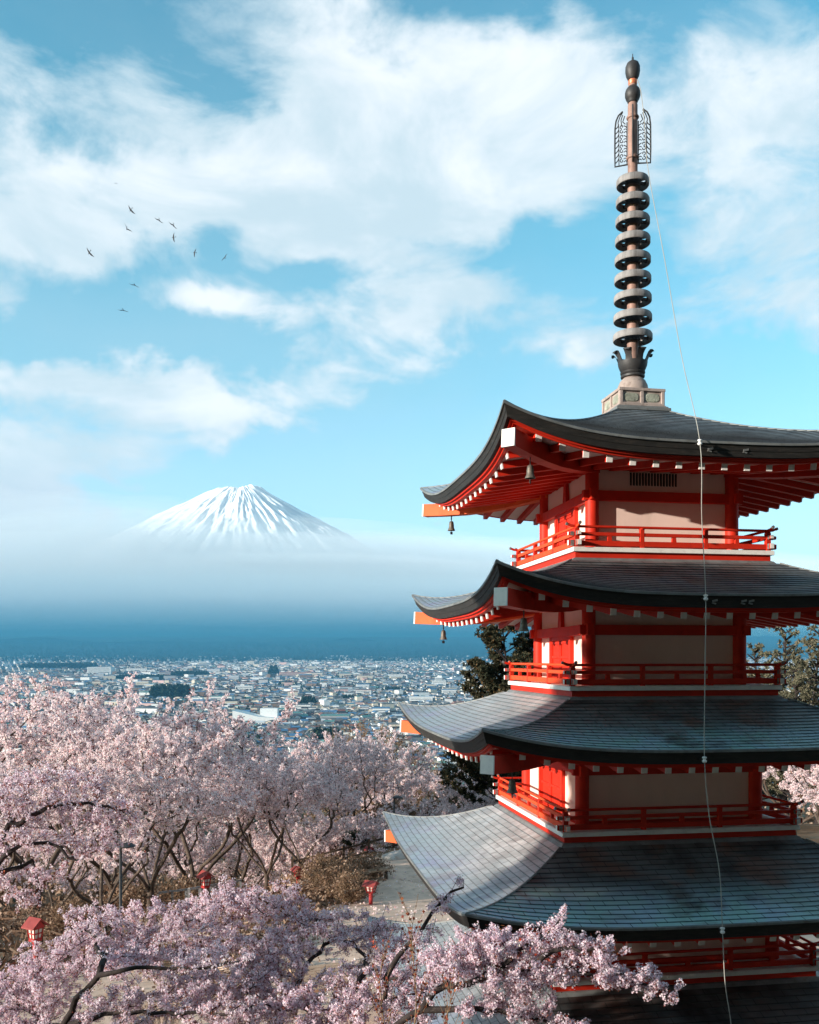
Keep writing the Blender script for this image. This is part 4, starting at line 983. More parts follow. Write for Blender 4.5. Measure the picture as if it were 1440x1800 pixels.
# ---- foreground cherries grown through lobes given as (u, v, depth, half widths px, depth half m)
def fg_tree(name, label, trunk, limbs, LB, natt, seed, step, kill, bloomargs, bark, tip=0.0045, skip=0.0, grp='foreground cherries', rlimb=0.042):
    rg = np.random.RandomState(seed); base = trunk[0]; g0 = at(*base); 
    org = np.array([g0[0], g0[1], g0[2]])
    W = lambda u, v, d: at(u, v, d) - org
    nodes = [tuple(W(*base))]; par = [-1]
    rmin = {}
    def path(pts, start):
        prev = start; s_ = [0]; LL = [np.array(nodes[start])] + [W(*q) for q in pts]; tot_ = 1.08 * sum(np.linalg.norm(b - a) for a, b in zip(LL[:-1], LL[1:])) / step + 1
        for q in pts:
            a = np.array(nodes[prev]); b = W(*q); n = max(1, int(np.linalg.norm(b - a) / step)); dirn = rg.normal(size=3) * .03
            for s in range(1, n + 1):
                s_[0] += 1; rmin[len(nodes)] = rlimb * max(.12, 1 - s_[0] / tot_)
                p = a + (b - a) * s / n + (dirn + rg.normal(size=3) * .008) * math.sin(pi * s / n); nodes.append(tuple(p)); par.append(prev); prev = len(nodes) - 1
        return prev
    path(trunk[1:], 0)
    for lm in limbs:
        w0 = W(*lm[0]); k = int(np.argmin(np.linalg.norm(np.array(nodes) - w0, axis=1))); path(lm[1:], k)
    att = []
    L = []
    for (u, v, d, hu, hv, hd) in LB: c = W(u, v, d); s = d / FPX; L.append((*c, hu * s, hd, hv * s))
    pts = lobes(L, rg, natt, 0.05)
    P, pr = colonize(pts, nodes, par, step, 1.6, kill, 150, (0, 0, 0.05), seed, jit=0.25)
    P = smooth_nodes(P, pr, 2); r = radii(P, pr, tip, 2.3, cap=0.15)
    for k_, v_ in rmin.items(): r[k_] = max(r[k_], v_)
    e = np.where((pr >= 0) & (r < 0.02))[0]; e = np.repeat(e, 2); dd = rg.normal(size=(len(e), 3)) + np.array([0, 0, .5]); dd /= np.linalg.norm(dd, axis=1)[:, None]
    T = P[e] + dd * rg.uniform(.06, .20, len(e))[:, None]
    P2 = np.concatenate([P, T]); pr2 = np.concatenate([pr, e]); r2 = np.concatenate([r, np.full(len(T), .0028)])
    big = r2 > 0.012
    Vt, Ft = tubes(P2, np.where(big, pr2, -1), r2, 8); Vs, Fs = tubes(P2, np.where(big, -1, pr2), r2, 4)
    V, F, _ = cat([(Vt, Ft, 0), (Vs, Fs, 0)])
    root = empty(name, tuple(org)); meshobj('trunk', fastmesh('trunk', V, F, [bark], smooth=True), parent=root)
    V, F, M = bloom(P2, pr2, r2, 0.011, rg, *bloomargs, True, skip); print(name, 'faces', len(F), 'nodes', len(P2))
    meshobj('crown', fastmesh('crown', V, F, [PETAL, CALYX], M), parent=root); return tag(root, label, 'tree', grp)
fg_tree('cherry_tree', 'near cherry filling the bottom left with lilac white blossoms and a curved dark branch',
    [(95, 2010, 10.9), (100, 1900, 10.9), (108, 1800, 10.9)],
    [[(108, 1800, 10.9), (130, 1755, 10.7), (180, 1716, 10.5), (260, 1700, 10.4), (360, 1705, 10.3), (430, 1690, 10.3)],
     [(180, 1716, 10.5), (185, 1685, 10.8), (172, 1650, 11.9), (150, 1630, 12.2)],
     [(108, 1800, 11.5), (60, 1785, 11.9), (10, 1760, 12.3)], [(180, 1716, 11.3), (230, 1680, 12.3), (280, 1650, 13.0), (330, 1610, 13.3)],
     [(108, 1800, 11.5), (170, 1790, 10.7), (300, 1780, 10.4), (430, 1775, 10.3)]],
    [(20, 1745, 12, 90, 55, .9), (110, 1690, 12.2, 90, 50, .9), (60, 1810, 11.5, 110, 40, .8), (200, 1640, 12.6, 75, 42, .8), (300, 1608, 13, 80, 36, .8), (250, 1690, 11.7, 110, 40, .9), (370, 1640, 12.4, 80, 45, .9),
     (400, 1705, 11.5, 110, 45, .9), (270, 1760, 11, 150, 40, .8), (430, 1770, 10.8, 120, 42, .8), (140, 1600, 13.2, 40, 20, .4), (420, 1590, 13.2, 55, 32, .6)],
    1900, 5, 0.12, 0.17, (0.042, 0.037, 14, 0.0145), BARKD)
fg_tree('cherry_tree', 'near cherry in the bottom centre with lilac white blossoms over the terrace',
    [(600, 2010, 11.0), (590, 1900, 11.0), (575, 1820, 11.0)],
    [[(575, 1820, 11.0), (520, 1765, 11.1), (460, 1755, 11.2), (400, 1750, 11.4)], [(575, 1820, 11.0), (600, 1765, 10.9), (680, 1762, 10.8), (740, 1750, 10.7)],
     [(520, 1765, 11.1), (530, 1720, 11.6), (585, 1650, 12.2), (560, 1620, 12.6)], [(600, 1765, 10.9), (650, 1700, 11.4), (620, 1655, 11.9), (585, 1640, 12.2)],
     [(650, 1700, 11.4), (700, 1720, 11.0)], [(680, 1762, 10.8), (715, 1660, 10.9), (745, 1620, 10.9), (775, 1585, 10.9), (815, 1560, 10.9)]],
    [(480, 1590, 13, 70, 34, .7), (400, 1580, 13.4, 60, 30, .6), (640, 1625, 12.6, 60, 22, .5), (560, 1628, 12.5, 75, 30, .7), (640, 1650, 12, 70, 32, .6), (480, 1675, 12, 70, 40, .8), (510, 1760, 11, 90, 42, .8), (640, 1745, 11, 110, 42, .8), (700, 1690, 11.3, 70, 42, .7),
     (590, 1800, 10.6, 130, 26, .6), (745, 1640, 10.9, 32, 30, .3), (775, 1595, 10.9, 30, 18, .25), (800, 1570, 10.9, 22, 12, .2), (730, 1780, 10.6, 50, 30, .5)],
    1800, 9, 0.12, 0.165, (0.042, 0.037, 14, 0.0145), BARKD)
fg_tree('cherry_tree', 'near cherry branch stretching right in front of the lowest dark roofs',
    [(560, 2030, 10.2), (600, 1930, 10.1), (660, 1850, 10.0), (740, 1775, 9.9)],
    [[(740, 1775, 9.9), (790, 1735, 9.9), (850, 1712, 9.9), (930, 1700, 9.9), (1000, 1700, 9.9), (1060, 1705, 9.9), (1110, 1722, 9.9), (1160, 1745, 9.9), (1190, 1765, 9.9)],
     [(740, 1775, 9.9), (830, 1770, 9.7), (920, 1785, 9.6), (1010, 1805, 9.6)], [(850, 1712, 9.9), (920, 1668, 10.1), (975, 1625, 10.2), (990, 1608, 10.2)], [(930, 1700, 9.9), (1010, 1665, 9.8), (1050, 1660, 9.8)]],
    [(800, 1690, 10.2, 60, 40, .5), (860, 1655, 10.2, 60, 25, .4), (880, 1715, 10, 85, 30, .5), (960, 1655, 10.1, 50, 30, .35), (988, 1618, 10.2, 14, 16, .15), (960, 1710, 9.9, 75, 26, .4), (1050, 1675, 9.9, 55, 26, .35),
     (1060, 1715, 9.9, 60, 22, .35), (1110, 1718, 9.9, 45, 22, .3), (1150, 1740, 9.9, 30, 14, .2), (1180, 1758, 9.9, 18, 12, .15), (860, 1775, 9.7, 70, 14, .3), (930, 1765, 9.7, 60, 12, .25), (960, 1800, 9.6, 60, 12, .25), (1010, 1800, 9.6, 30, 10, .2)],
    1100, 14, 0.10, 0.125, (0.038, 0.038, 17, 0.0140), BARKD)
fg_tree('cherry_tree', 'dark limbed cherry reaching in from the left edge with mauve blossoms',
    [(-230, 1800, 18), (-190, 1650, 18), (-120, 1580, 18)],
    [[(-120, 1580, 18), (-20, 1500, 18), (20, 1450, 18), (90, 1415, 18.2), (160, 1411, 18.4), (230, 1428, 18.5)], [(-120, 1580, 18), (0, 1515, 17.6), (45, 1480, 17.5), (90, 1483, 17.5), (140, 1520, 17.4)],
     [(-120, 1580, 18), (0, 1530, 17.8), (60, 1515, 17.8), (65, 1590, 17.8)], [(20, 1450, 18), (-10, 1420, 18.5), (10, 1390, 19)]],
    [(40, 1400, 18.6, 90, 40, 1.0), (150, 1420, 18.6, 90, 38, .9), (60, 1470, 18, 90, 35, 1.0), (170, 1480, 18.2, 70, 32, .8), (30, 1560, 17.8, 60, 40, .8), (80, 1540, 17.8, 50, 25, .7), (220, 1450, 18.6, 40, 25, .5), (100, 1370, 19, 100, 25, .9)],
    1000, 21, 0.18, 0.27, (0.085, 0.060, 10, 0.026), BARKD, rlimb=0.085)

# ---- pines and bare trees
def pine_variant(seed, H=11, R=2.6, mat=NEEDLE, dens=1.0, low=.18, ex=.75):
    rg = np.random.RandomState(seed); P = [np.array([0, 0, 0.0])]; par = [-1]; r = [0.20]; tr = [0]; n = int(H / .35)
    for k in range(1, n): P.append(np.array([.15 * sin(k * .23 + seed), .15 * cos(k * .19), k * .35])); par.append(k - 1); r.append(.20 * (1 - k / n) + .02); tr.append(k)
    tufts = []
    for k in range(int(n * low), n):
        h = k / n; Lb = R * (1 - h) ** ex * rg.uniform(.65, 1.15) + .25
        for m in range(rg.randint(3, 6)):
            a = rg.uniform(0, 6.28); q = P[k].copy(); prev = k; up_ = rg.uniform(-.05, .45) + .5 * h; ns = max(2, int(Lb / .25))
            for s in range(ns):
                d = np.array([cos(a), sin(a), up_ + .06 * s]); d /= np.linalg.norm(d); q = q + d * .25; P.append(q.copy()); par.append(prev); prev = len(P) - 1; r.append(.035 * (1 - s / ns) + .008)
                if s >= ns * .3:
                    for w_ in range(int(3 * dens)): tufts.append(q + rg.normal(size=3) * np.array([.17, .17, .055]))
    P = np.array(P); par = np.array(par); r = np.array(r); V, F = tubes(P, par, r, 5); tm = fastmesh('trunk', V, F, [BARKD], smooth=True)
    T = np.array(tufts); m = 19; ci = np.repeat(np.arange(len(T)), m); dr = rg.normal(size=(len(ci), 3)) + np.array([0, 0, .8]); dr /= np.linalg.norm(dr, axis=1)[:, None]
    x = np.cross(dr, rg.normal(size=dr.shape)); x /= np.linalg.norm(x, axis=1)[:, None]; z_ = np.cross(x, dr); Rm = np.stack([x, dr, z_], -1)
    nv = NV.copy(); nv[:, 0] *= 2.3
    V, F = scatter(T[ci] + dr * .07, rg.uniform(.13, .22, len(ci)), nv, QF, rg, Rm); cm = fastmesh('crown', V, F, [mat]); return tm, cm, len(F)
PV = [pine_variant(3, 11, 4.6, NEEDLE, 2.7, .1), pine_variant(8, 10, 2.2, NEEDLEG, .8), pine_variant(13, 11, 2.9, NEEDLEG)]
for (u, d, vt, k, lab) in [(888, 55, 1082, 0, 'dark brown tinged pine rising behind the left balcony of the pagoda'), (790, 66, 1318, 1, 'dark pine half hidden under the far left tip of the middle roof'),
        (935, 57, 1110, 0, 'second dark pine mostly behind the second storey of the pagoda'), (1375, 60, 1092, 1, 'slender grey green pine right of the pagoda'), (1437, 52, 1100, 2, 'bushy grey green pine at the right edge'), (1328, 66, 1128, 1, 'small pine top seen beside the right balcony'), (1400, 50, 1170, 2, 'low broad pine below the slender one')]:
    x = (u - 720) / FPX * d; g = gz(x, d); zt = CAM[2] + (1157.7 - vt) / FPX * d; s = (zt - g) / [11, 10, 11][k]
    put_tree(k, x, d, g, s, u * .1, lab, 'pines on the slope', 'tree', 'pine_tree', PV)
PVC = [pine_variant(31, 14.5, 4.2, NEEDLE, 7.5, .62, .38)]
def bare_variant(seed, H=8, spread=2.6, mat=BARKT, fine=3):
    rg = np.random.RandomState(seed); att = lobes([(0, 0, H * .65, spread, spread, H * .33)], rg, 500, 0.2)
    nodes = [(0, 0, -.3), (0, 0, .5), (0, 0, 1.2)]; par = [-1, 0, 1]; P, pr = colonize(att, nodes, par, .3, 3, .4, 90, (0, 0, .12), seed, .15); r = radii(P, pr, .008, 2.3, .14)
    e = np.repeat(np.where(pr >= 0)[0], fine); d = rg.normal(size=(len(e), 3)) * .6 + np.array([0, 0, .7]); d /= np.linalg.norm(d, axis=1)[:, None]
    P2 = np.concatenate([P, P[e] + d * rg.uniform(.2, .7, len(e))[:, None]]); pr2 = np.concatenate([pr, e]); r2 = np.concatenate([r, np.full(len(e), .007)])
    V, F = tubes(P2, pr2, r2, 4); tm = fastmesh('trunk', V, F, [mat], smooth=True)
    i = rg.randint(len(P), len(P2), 5000); V, F = scatter(P2[i] + rg.normal(size=(5000, 3)) * .05, rg.uniform(.03, .07, 5000), QV, QF, rg); return tm, fastmesh('crown', V, F, [DRYLEAF]), len(F)
BV = [bare_variant(5), bare_variant(6, 7, 2.2)]
for (u, d, vt, k, lab) in [(640, 78, 1262, 0, 'bare tan tree in front of the town left of the middle roof'), (690, 80, 1285, 1, 'bare brown tree just left of the middle roof tip'), (600, 84, 1290, 1, 'small bare tan tree beside the dark grove'), (740, 74, 1330, 0, 'bare brown tree under the roof tip')]:
    x = (u - 720) / FPX * d; g = gz(x, d); zt = CAM[2] + (1157.7 - vt) / FPX * d; put_tree(k, x, d, g, max(.6, (zt - g) / [8, 7][k]), u * .3, lab, 'bare trees on the slope', 'tree', 'bare_tree', BV)
# dry shrubs: one bush is stems and leaves
def bush_variant(seed, R=1.2, H=1.2, mat=DRYLEAF, n=2600, stem=BARKT):
    rg = np.random.RandomState(seed); ns = 170; a = rg.uniform(0, 6.28, ns); ph = rg.uniform(.1, 1.25, ns); tips = np.stack([np.cos(a) * np.sin(ph) * R, np.sin(a) * np.sin(ph) * R, np.cos(ph) * H], -1) * rg.uniform(.6, 1.08, ns)[:, None]
    mid = tips * .5 + rg.normal(size=(ns, 3)) * .09; b0 = rg.normal(size=(ns, 3)) * np.array([.12, .12, 0])
    P = np.concatenate([b0, mid, tips]); par = np.concatenate([np.full(ns, -1), np.arange(ns), np.arange(ns) + ns]); r = np.concatenate([np.full(ns, .014), np.full(ns, .009), np.full(ns, .004)])
    e = np.repeat(np.arange(ns, 3 * ns), 6); d = rg.normal(size=(len(e), 3)); d[:, 2] = abs(d[:, 2]); d /= np.linalg.norm(d, axis=1)[:, None]
    P = np.concatenate([P, P[e] + d * rg.uniform(.08, .3, len(e))[:, None]]); par = np.concatenate([par, e]); r = np.concatenate([r, np.full(len(e), .004)])
    V, F = tubes(P, par, r, 3); tm = fastmesh('stems', V, F, [stem]); i = rg.randint(ns, len(P), n); V, F = scatter(P[i] + rg.normal(size=(n, 3)) * .05, rg.uniform(.03, .075, n), QV, QF, rg)
    return tm, fastmesh('leaves', V, F, [mat]), n
SV = [bush_variant(1), bush_variant(2, 1.6, 1.0, DRYLEAF, 3600), bush_variant(4, 1.3, 1.4, DARKLEAF, 7000, BARKD)]
def put_bush(k, u, v, d, s, lab, grp='dry shrubs on the slope'):
    x = (u - 720) / FPX * d; g = gpt(x, d); r_ = empty('shrub', (g[0], g[1], gz(x, d))); r_.scale = (s, s, s); r_.rotation_euler = (0, 0, u * .37)
    meshobj('stems', SV[k][0], parent=r_); meshobj('leaves', SV[k][1], parent=r_); return tag(r_, lab, 'shrub', grp)
for k, u, d, s, lab in [(1, 600, 34, 1.0, 'round dry brown shrub right of the small middle lantern'), (0, 570, 36, .9, 'dry shrub touching the small middle lantern'), (1, 640, 36, .8, 'dry shrub just left of the lantern post on the terrace'), (0, 615, 32.5, .8, 'lowest dry shrub in front of the round one'),
        (1, 240, 36, 1.2, 'orange brown shrub between the cherry trunks'), (0, 320, 40, 1.2, 'rusty shrub behind the tall left trunk'), (1, 130, 30, 1.0, 'brown shrub behind the left lantern'), (0, 380, 41, 1.0, 'brown shrub beside the handrail'),
        (1, 700, 56, 1.6, 'orange brown shrub above the pale roof edge'), (0, 760, 58, 1.6, 'rust coloured shrub left of the third balcony'), (1, 800, 60, 1.4, 'brown shrub close to the pagoda third balcony'), (2, 622, 43.5, .55, 'dark evergreen bush behind the wooden railing')]:
    put_bush(k, u, 0, d, s, lab)
# thin upright twiggy saplings in the bottom centre
def sapling(u, v0, v1, d, lab, seed):
    rg = np.random.RandomState(seed); b = at(u, v0, d); H = (v0 - v1) / FPX * d; P = [np.zeros(3)]; par = [-1]; n = 16
    for k in range(1, n): P.append(np.array([.02 * sin(k * .7 + seed), .02 * cos(k), H * k / n])); par.append(k - 1)
    r = [.008 * (1 - k / n) + .002 for k in range(n)]
    for k in range(3, n):
        for m in range(3):
            a = rg.uniform(0, 6.28); q = P[k].copy(); prev = k
            for s in range(rg.randint(3, 7)):
                dd = np.array([cos(a) * .45, sin(a) * .45, 1.0]); dd /= np.linalg.norm(dd); q = q + dd * .06; P.append(q.copy()); par.append(prev); prev = len(P) - 1; r.append(.0025)
    P = np.array(P); par = np.array(par); V, F = tubes(P, par, np.array(r), 4); root = empty('sapling', tuple(b)); meshobj('stem', fastmesh('stem', V, F, [BARKT], smooth=True), parent=root)
    i = rg.randint(n, len(P), 260); V, F = scatter(P[i], rg.uniform(.012, .03, 260), QV, QF, rg); meshobj('crown', fastmesh('crown', V, F, [CALYX]), parent=root); tag(root, lab, 'sapling', 'twiggy saplings at the bottom')  # this crown mesh is the loose red buds on the twigs
sapling(728, 1990, 1600, 9.0, 'taller reddish twiggy sapling in front of the pale lower roof', 1)
sapling(672, 1990, 1665, 9.2, 'shorter reddish sapling left of the taller one', 2)
sapling(790, 1990, 1735, 9.0, 'low twiggy sapling on the right of the taller one', 3)

# dead leaves, dry grass and fallen petals on the slope
def litter(name, n, x0, x1, d0, d1, smin, smax, mat, lab, seed, up=0.0):
    rg = np.random.RandomState(seed); x = rg.uniform(x0, x1, n); d = rg.uniform(d0, d1, n); k = np.sin(x * .8 + np.sin(d * .6) * 2) * np.cos(d * .5 + x * .3) + rg.normal(size=n) * .5 > -.1; x, d = x[k], d[k]
    P = CAM[:2][None] + d[:, None] * FW[:2] + x[:, None] * RT[:2]; z = height(x, d) + .04 + rg.rand(len(x)) * up
    V, F = scatter(np.concatenate([P, z[:, None]], 1), rg.uniform(smin, smax, len(x)), QV if up < .2 else NV * np.array([2, 1, 1]), QF, rg); return tag(meshobj(name, fastmesh(name, V, F, [mat])), label=lab, kind='stuff')
litter('fallen_leaves', 60000, -30, -2.5, 22, 62, .04, .10, DRYLEAF, 'brown dead leaves covering the slope', 1, .1)
litter('dry_grass', 50000, -30, -3, 24, 62, .15, .35, DRYLEAF, 'dry grass and brush under the cherries', 2, .35)
litter('fallen_petals', 24000, -30, 2, 22, 60, .04, .07, PETALF, 'fallen cherry petals on the ground', 3, .02)
# ================================================================ TOWN
rg = np.random.RandomState(77)
def plainm(name, c, rough=.8, spec=.2):
    m, t, o = newmat(name); b = t.new('ShaderNodeBsdfPrincipled'); t.l.new(b.outputs[0], o.inputs[0]); b.inputs['Base Color'].default_value = rgba(c); t.val(b, 'Roughness', rough); t.val(b, 'Specular IOR Level', spec); return m
WALLC = {'white': (0.80, 0.80, 0.78), 'cream': (0.68, 0.60, 0.48), 'grey': (0.36, 0.37, 0.38), 'pink': (0.62, 0.42, 0.38), 'brown': (0.22, 0.15, 0.11)}
ROOFC = {'grey': (0.16, 0.17, 0.18), 'blue': (0.09, 0.20, 0.34), 'dark': (0.045, 0.045, 0.05), 'rust': (0.26, 0.10, 0.07), 'white': (0.62, 0.65, 0.66), 'green': (0.12, 0.27, 0.25)}
WM = {k: plainm('house_wall_' + k, c) for k, c in WALLC.items()}; RM = {k: plainm('house_roof_' + k, c, .6) for k, c in ROOFC.items()}
GLASS = plainm('window_glass', (0.05, 0.07, 0.09), .2, .6)
wk = list(WM); rk = list(RM); wp = [.36, .22, .22, .08, .12]; rp = [.28, .20, .28, .12, .05, .07]
def house_geo(w_, l_, h_, rh):
    x, y = w_ / 2, l_ / 2; o = .5
    V = [(-x, -y, -2), (x, -y, -2), (x, y, -2), (-x, y, -2), (-x, -y, h_), (x, -y, h_), (x, y, h_), (-x, y, h_), (0, -y, h_ + rh), (0, y, h_ + rh),
         (-x - o, -y - o, h_ - .25), (x + o, -y - o, h_ - .25), (x + o, y + o, h_ - .25), (-x - o, y + o, h_ - .25), (0, -y - o, h_ + rh + .05), (0, y + o, h_ + rh + .05)]
    F = [(0, 1, 5, 4), (1, 2, 6, 5), (2, 3, 7, 6), (3, 0, 4, 7), (4, 5, 8, 8), (6, 7, 9, 9), (10, 14, 15, 13), (11, 12, 15, 14)]
    return np.array(V, float), np.array(F), np.array([0, 0, 0, 0, 0, 0, 1, 1])
# individual houses: 300 nearest the camera in the open view of the town, sharing a few dozen meshes
HM = {}
def house_mesh(w_k, r_k, kind):
    key = (w_k, r_k, kind)
    if key in HM: return HM[key]
    w_, l_, h_, rh = [(8, 11, 5.6, 2.0), (9, 14, 6.0, 1.6), (10, 10, 3.4, 2.2)][kind]
    mb = MB(); x, y = w_ / 2, l_ / 2; o = .5
    mb.add([(-x, -y, -2), (x, -y, -2), (x, y, -2), (-x, y, -2), (-x, -y, h_), (x, -y, h_), (x, y, h_), (-x, y, h_), (0, -y, h_ + rh), (0, y, h_ + rh)], [(0, 1, 5, 4), (1, 2, 6, 5), (2, 3, 7, 6), (3, 0, 4, 7), (4, 5, 8), (6, 7, 9)], 0)
    for zz_ in ((1.6,) if h_ < 4 else (1.5, 4.2)):
        for k in range(3):
            yy = (k - 1) * l_ * .3
            for sx in (-1, 1): mb.add([(sx * (x + .03), yy - 1, zz_ - .6), (sx * (x + .03), yy + 1, zz_ - .6), (sx * (x + .03), yy + 1, zz_ + .6), (sx * (x + .03), yy - 1, zz_ + .6)], [(0, 1, 2, 3)], 2)
        for k in (-1, 1):
            for sy in (-1, 1): mb.add([(k * w_ * .22 - .8, sy * (y + .03), zz_ - .6), (k * w_ * .22 + .8, sy * (y + .03), zz_ - .6), (k * w_ * .22 + .8, sy * (y + .03), zz_ + .6), (k * w_ * .22 - .8, sy * (y + .03), zz_ + .6)], [(0, 1, 2, 3)], 2)
    for s in (-1, 1):
        mb.add([(s * (x + o), -y - o, h_ - .35), (0, -y - o, h_ + rh + .02), (0, y + o, h_ + rh + .02), (s * (x + o), y + o, h_ - .35), (s * (x + o), -y - o, h_ - .15), (0, -y - o, h_ + rh + .25), (0, y + o, h_ + rh + .25), (s * (x + o), y + o, h_ - .15)],
               [(0, 1, 2, 3), (7, 6, 5, 4), (0, 4, 5, 1), (3, 2, 6, 7), (0, 3, 7, 4)], 1)
    me = bpy.data.meshes.new('house'); me.from_pydata(mb.v, [], mb.f)
    for m in (WM[w_k], RM[r_k], GLASS): me.materials.append(m)
    me.polygons.foreach_set('material_index', mb.m); me.update(); HM[key] = me; return me
# landmark buildings first, so that houses keep clear of them
BIG = [  # u, v of the base line, width px, height m, depth m, roof, wall, kind, label
    (178, 1186, 40, 26, 60, 'white', 'white', 'slab', 'large white block at the far left edge of town above the green'),
    (455, 1272, 84, 20, 40, 'white', 'white', 'hall', 'large white windowless hall with a sloping roof line'),
    (520, 1190, 56, 15, 30, 'rust', 'pink', 'school', 'long pinkish school building with a small roof turret'),
    (552, 1190, 32, 12, 30, 'white', 'cream', 'slab', 'cream wing to the right of the long pinkish building'),
    (243, 1182, 36, 15, 30, 'grey', 'white', 'slab', 'pale long block right of the large white far block'),
    (110, 1207, 60, 14, 30, 'grey', 'pink', 'slab', 'pinkish apartment block on the far left'), (70, 1213, 30, 12, 25, 'white', 'cream', 'slab', 'cream block left of the pinkish apartments'),
    (252, 1208, 22, 14, 25, 'white', 'cream', 'slab', 'cream block with a stepped top left of the dark grove'), (772, 1206, 24, 24, 30, 'white', 'white', 'stepped', 'white stepped hospital near the left of the second roof'),
    (520, 1248, 54, 9, 24, 'grey', 'white', 'slab', 'long low white building right of the white hall'), (590, 1268, 50, 9, 30, 'green', 'grey', 'slab', 'low building with a pale green roof in the middle of town'),
    (670, 1255, 30, 10, 30, 'blue', 'white', 'slab', 'blue roofed building below the middle of town'), (520, 1216, 16, 14, 20, 'white', 'white', 'slab', 'small white tower block in the centre of town'),
    (740, 1234, 40, 10, 30, 'white', 'white', 'slab', 'bright white low block near the middle roof tip'), (320, 1296, 40, 8, 30, 'grey', 'white', 'slab', 'low white block behind the cherry tops'), (640, 1222, 26, 11, 25, 'rust', 'white', 'slab', 'white block with a rust roof in the centre of town'),
    (430, 1215, 30, 12, 25, 'white', 'white', 'slab', 'white block above the large hall'), (390, 1232, 40, 9, 30, 'green', 'white', 'slab', 'low white block with a pale roof left of the hall'), (700, 1192, 30, 12, 30, 'grey', 'white', 'slab', 'pale block at the far side of town near the roofs'),
    (575, 1330, 44, 8, 26, 'white', 'white', 'slab', 'pale low shed nearest the cherry trees'), (790, 1222, 26, 12, 26, 'blue', 'white', 'slab', 'white block with a blue roof beside the pine')]
dl = np.geomspace(620, 6000, 900); 
def depth_for(u, v):
    z = height((u - 720) / FPX * dl, dl); vv = 1157.7 + (CAM[2] - z) / dl * FPX
    k = np.where(vv <= v)[0]; return float(dl[k[0]]) if len(k) else 5000.0
boxes = []
for (u, v, wpx, h, dep, rk_, wk_, kind, lab) in BIG:
    d = depth_for(u, v); x = (u - 720) / FPX * d; w_ = wpx / FPX * d; g = gpt(x, d); z0b = gz(x, d); h = min(h, 34 / FPX * d)
    root = empty('building' if kind != 'hall' else 'hall', (g[0], g[1], z0b)); root.rotation_euler = (0, 0, -YAW + rg.uniform(-.08, .08)); boxes.append((x, d, w_ / 2 + 12, dep / 2 + 12))
    def part(nm, bxs, mats, wins=None):
        mb = MB()
        for c, s in bxs: mb.box(c, s, 0)
        me = bpy.data.meshes.new(nm); me.from_pydata(mb.v, [], mb.f); 
        for m in mats: me.materials.append(m)
        me.update(); return meshobj(nm, me, parent=root)
    if kind == 'hall':
        mb = MB(); y = dep / 2; X = w_ / 2
        pr_ = [(-X, 0), (X, 0), (X, h * .42), (X * .1, h * .55), (-X, h)]
        V = [(a, -y, b) for a, b in pr_] + [(a, y, b) for a, b in pr_]; mb.add(V, [(0, 1, 2, 3, 4), (9, 8, 7, 6, 5), (1, 6, 7, 2), (2, 7, 8, 3), (3, 8, 9, 4), (4, 9, 5, 0)], 0)
        me = bpy.data.meshes.new('wall'); me.from_pydata(mb.v, [], mb.f); me.materials.append(WM['white']); me.update(); meshobj('wall', me, parent=root)
        part('stage_tower', [((X * .42, y * .4, h * .55), (X * .72, dep * .5, h * 1.1))], [WM['white']]); part('plinth', [((-X * .2, -y - 1.5, h * .11), (X * 1.5, 3, h * .22))], [plainm('plinth_dark', (.10, .12, .14))])
        part('annex_roof', [((X * .3, dep, h * .75), (X * .9, dep, 3))], [RM['grey']])
        continue
    bx = [((0, 0, h / 2 - 1), (w_, dep, h + 2))]
    if kind == 'stepped': bx = [((0, 0, h * .3), (w_, dep, h * .6)), ((-w_ * .05, 0, h * .5), (w_ * .55, dep * .7, h)), ((w_ * .1, 0, h * .58), (w_ * .2, dep * .4, h * 1.15))]
    part('wall', bx, [WM[wk_]]); part('roof', [((0, 0, h + .5) if kind != 'stepped' else (w_ * .38, 0, h * .6 + .4), (w_ + 1.5, dep + 1.5, 1.0) if kind != 'stepped' else (w_ * .26, dep + 1, .8))], [RM[rk_]])
    if kind == 'school': part('turret', [((-w_ * .1, 0, h + 3), (5, 5, 5))], [RM['rust']])
    fl = max(2, int(h / 3.6))
    for k in range(fl):                                    # one band of windows per storey
        part('window_band', [((0, -dep / 2 - .1, 1.7 + k * (h - 1) / fl), (w_ * .92, .25, 1.2))], [GLASS])
    tag(root, lab, 'building', 'large buildings of the town') if kind != 'hall' else None
for o in list(COL.objects):
    if o.name.startswith('hall') and o.parent is None: tag(o, 'large white windowless hall with a stepped sloping roof line in the town', 'hall')
def clear_of(x, d, m=0):
    for (bx_, bd, bw, bl) in boxes:
        if abs(x - bx_) < bw + m and abs(d - bd) < bl + m: return False
    return True
GROVE = [(297, 1228, 64, 24), (570, 1306, 46, 26), (541, 1240, 22, 16), (330, 1190, 60, 10), (245, 1196, 90, 9), (90, 1176, 120, 10), (610, 1230, 20, 9), (480, 1186, 10, 16), (690, 1215, 26, 8), (420, 1290, 30, 10)]
gb = []
for (u, v, wpx, hpx) in GROVE:
    d = depth_for(u, v); x = (u - 720) / FPX * d; gb.append((x, d, wpx / FPX * d / 2, hpx / FPX * d)); boxes.append((x, d, wpx / FPX * d / 2, max(14, wpx / FPX * d * .35)))
cand = []
d = 700.0
while d < 5600:
    sp = 14.5 if d < 1500 else 16 if d < 2600 else 20 + (d - 2600) / 220
    for x in np.arange(-0.50 * d, 0.52 * d, sp):
        u = x / d * FPX + 720
        road = (abs(((x + 0.3 * d) % 148) - 74) < 4) 
        if road or rg.rand() < .10 + .25 * max(0, math.sin(x / 260 + d / 410) * math.sin(d / 330 - x / 500)) + max(0, (d - 4300) / 2000): continue
        cand.append((x + rg.uniform(-3, 3), d + rg.uniform(-3, 3)))
    d += sp * 1.12
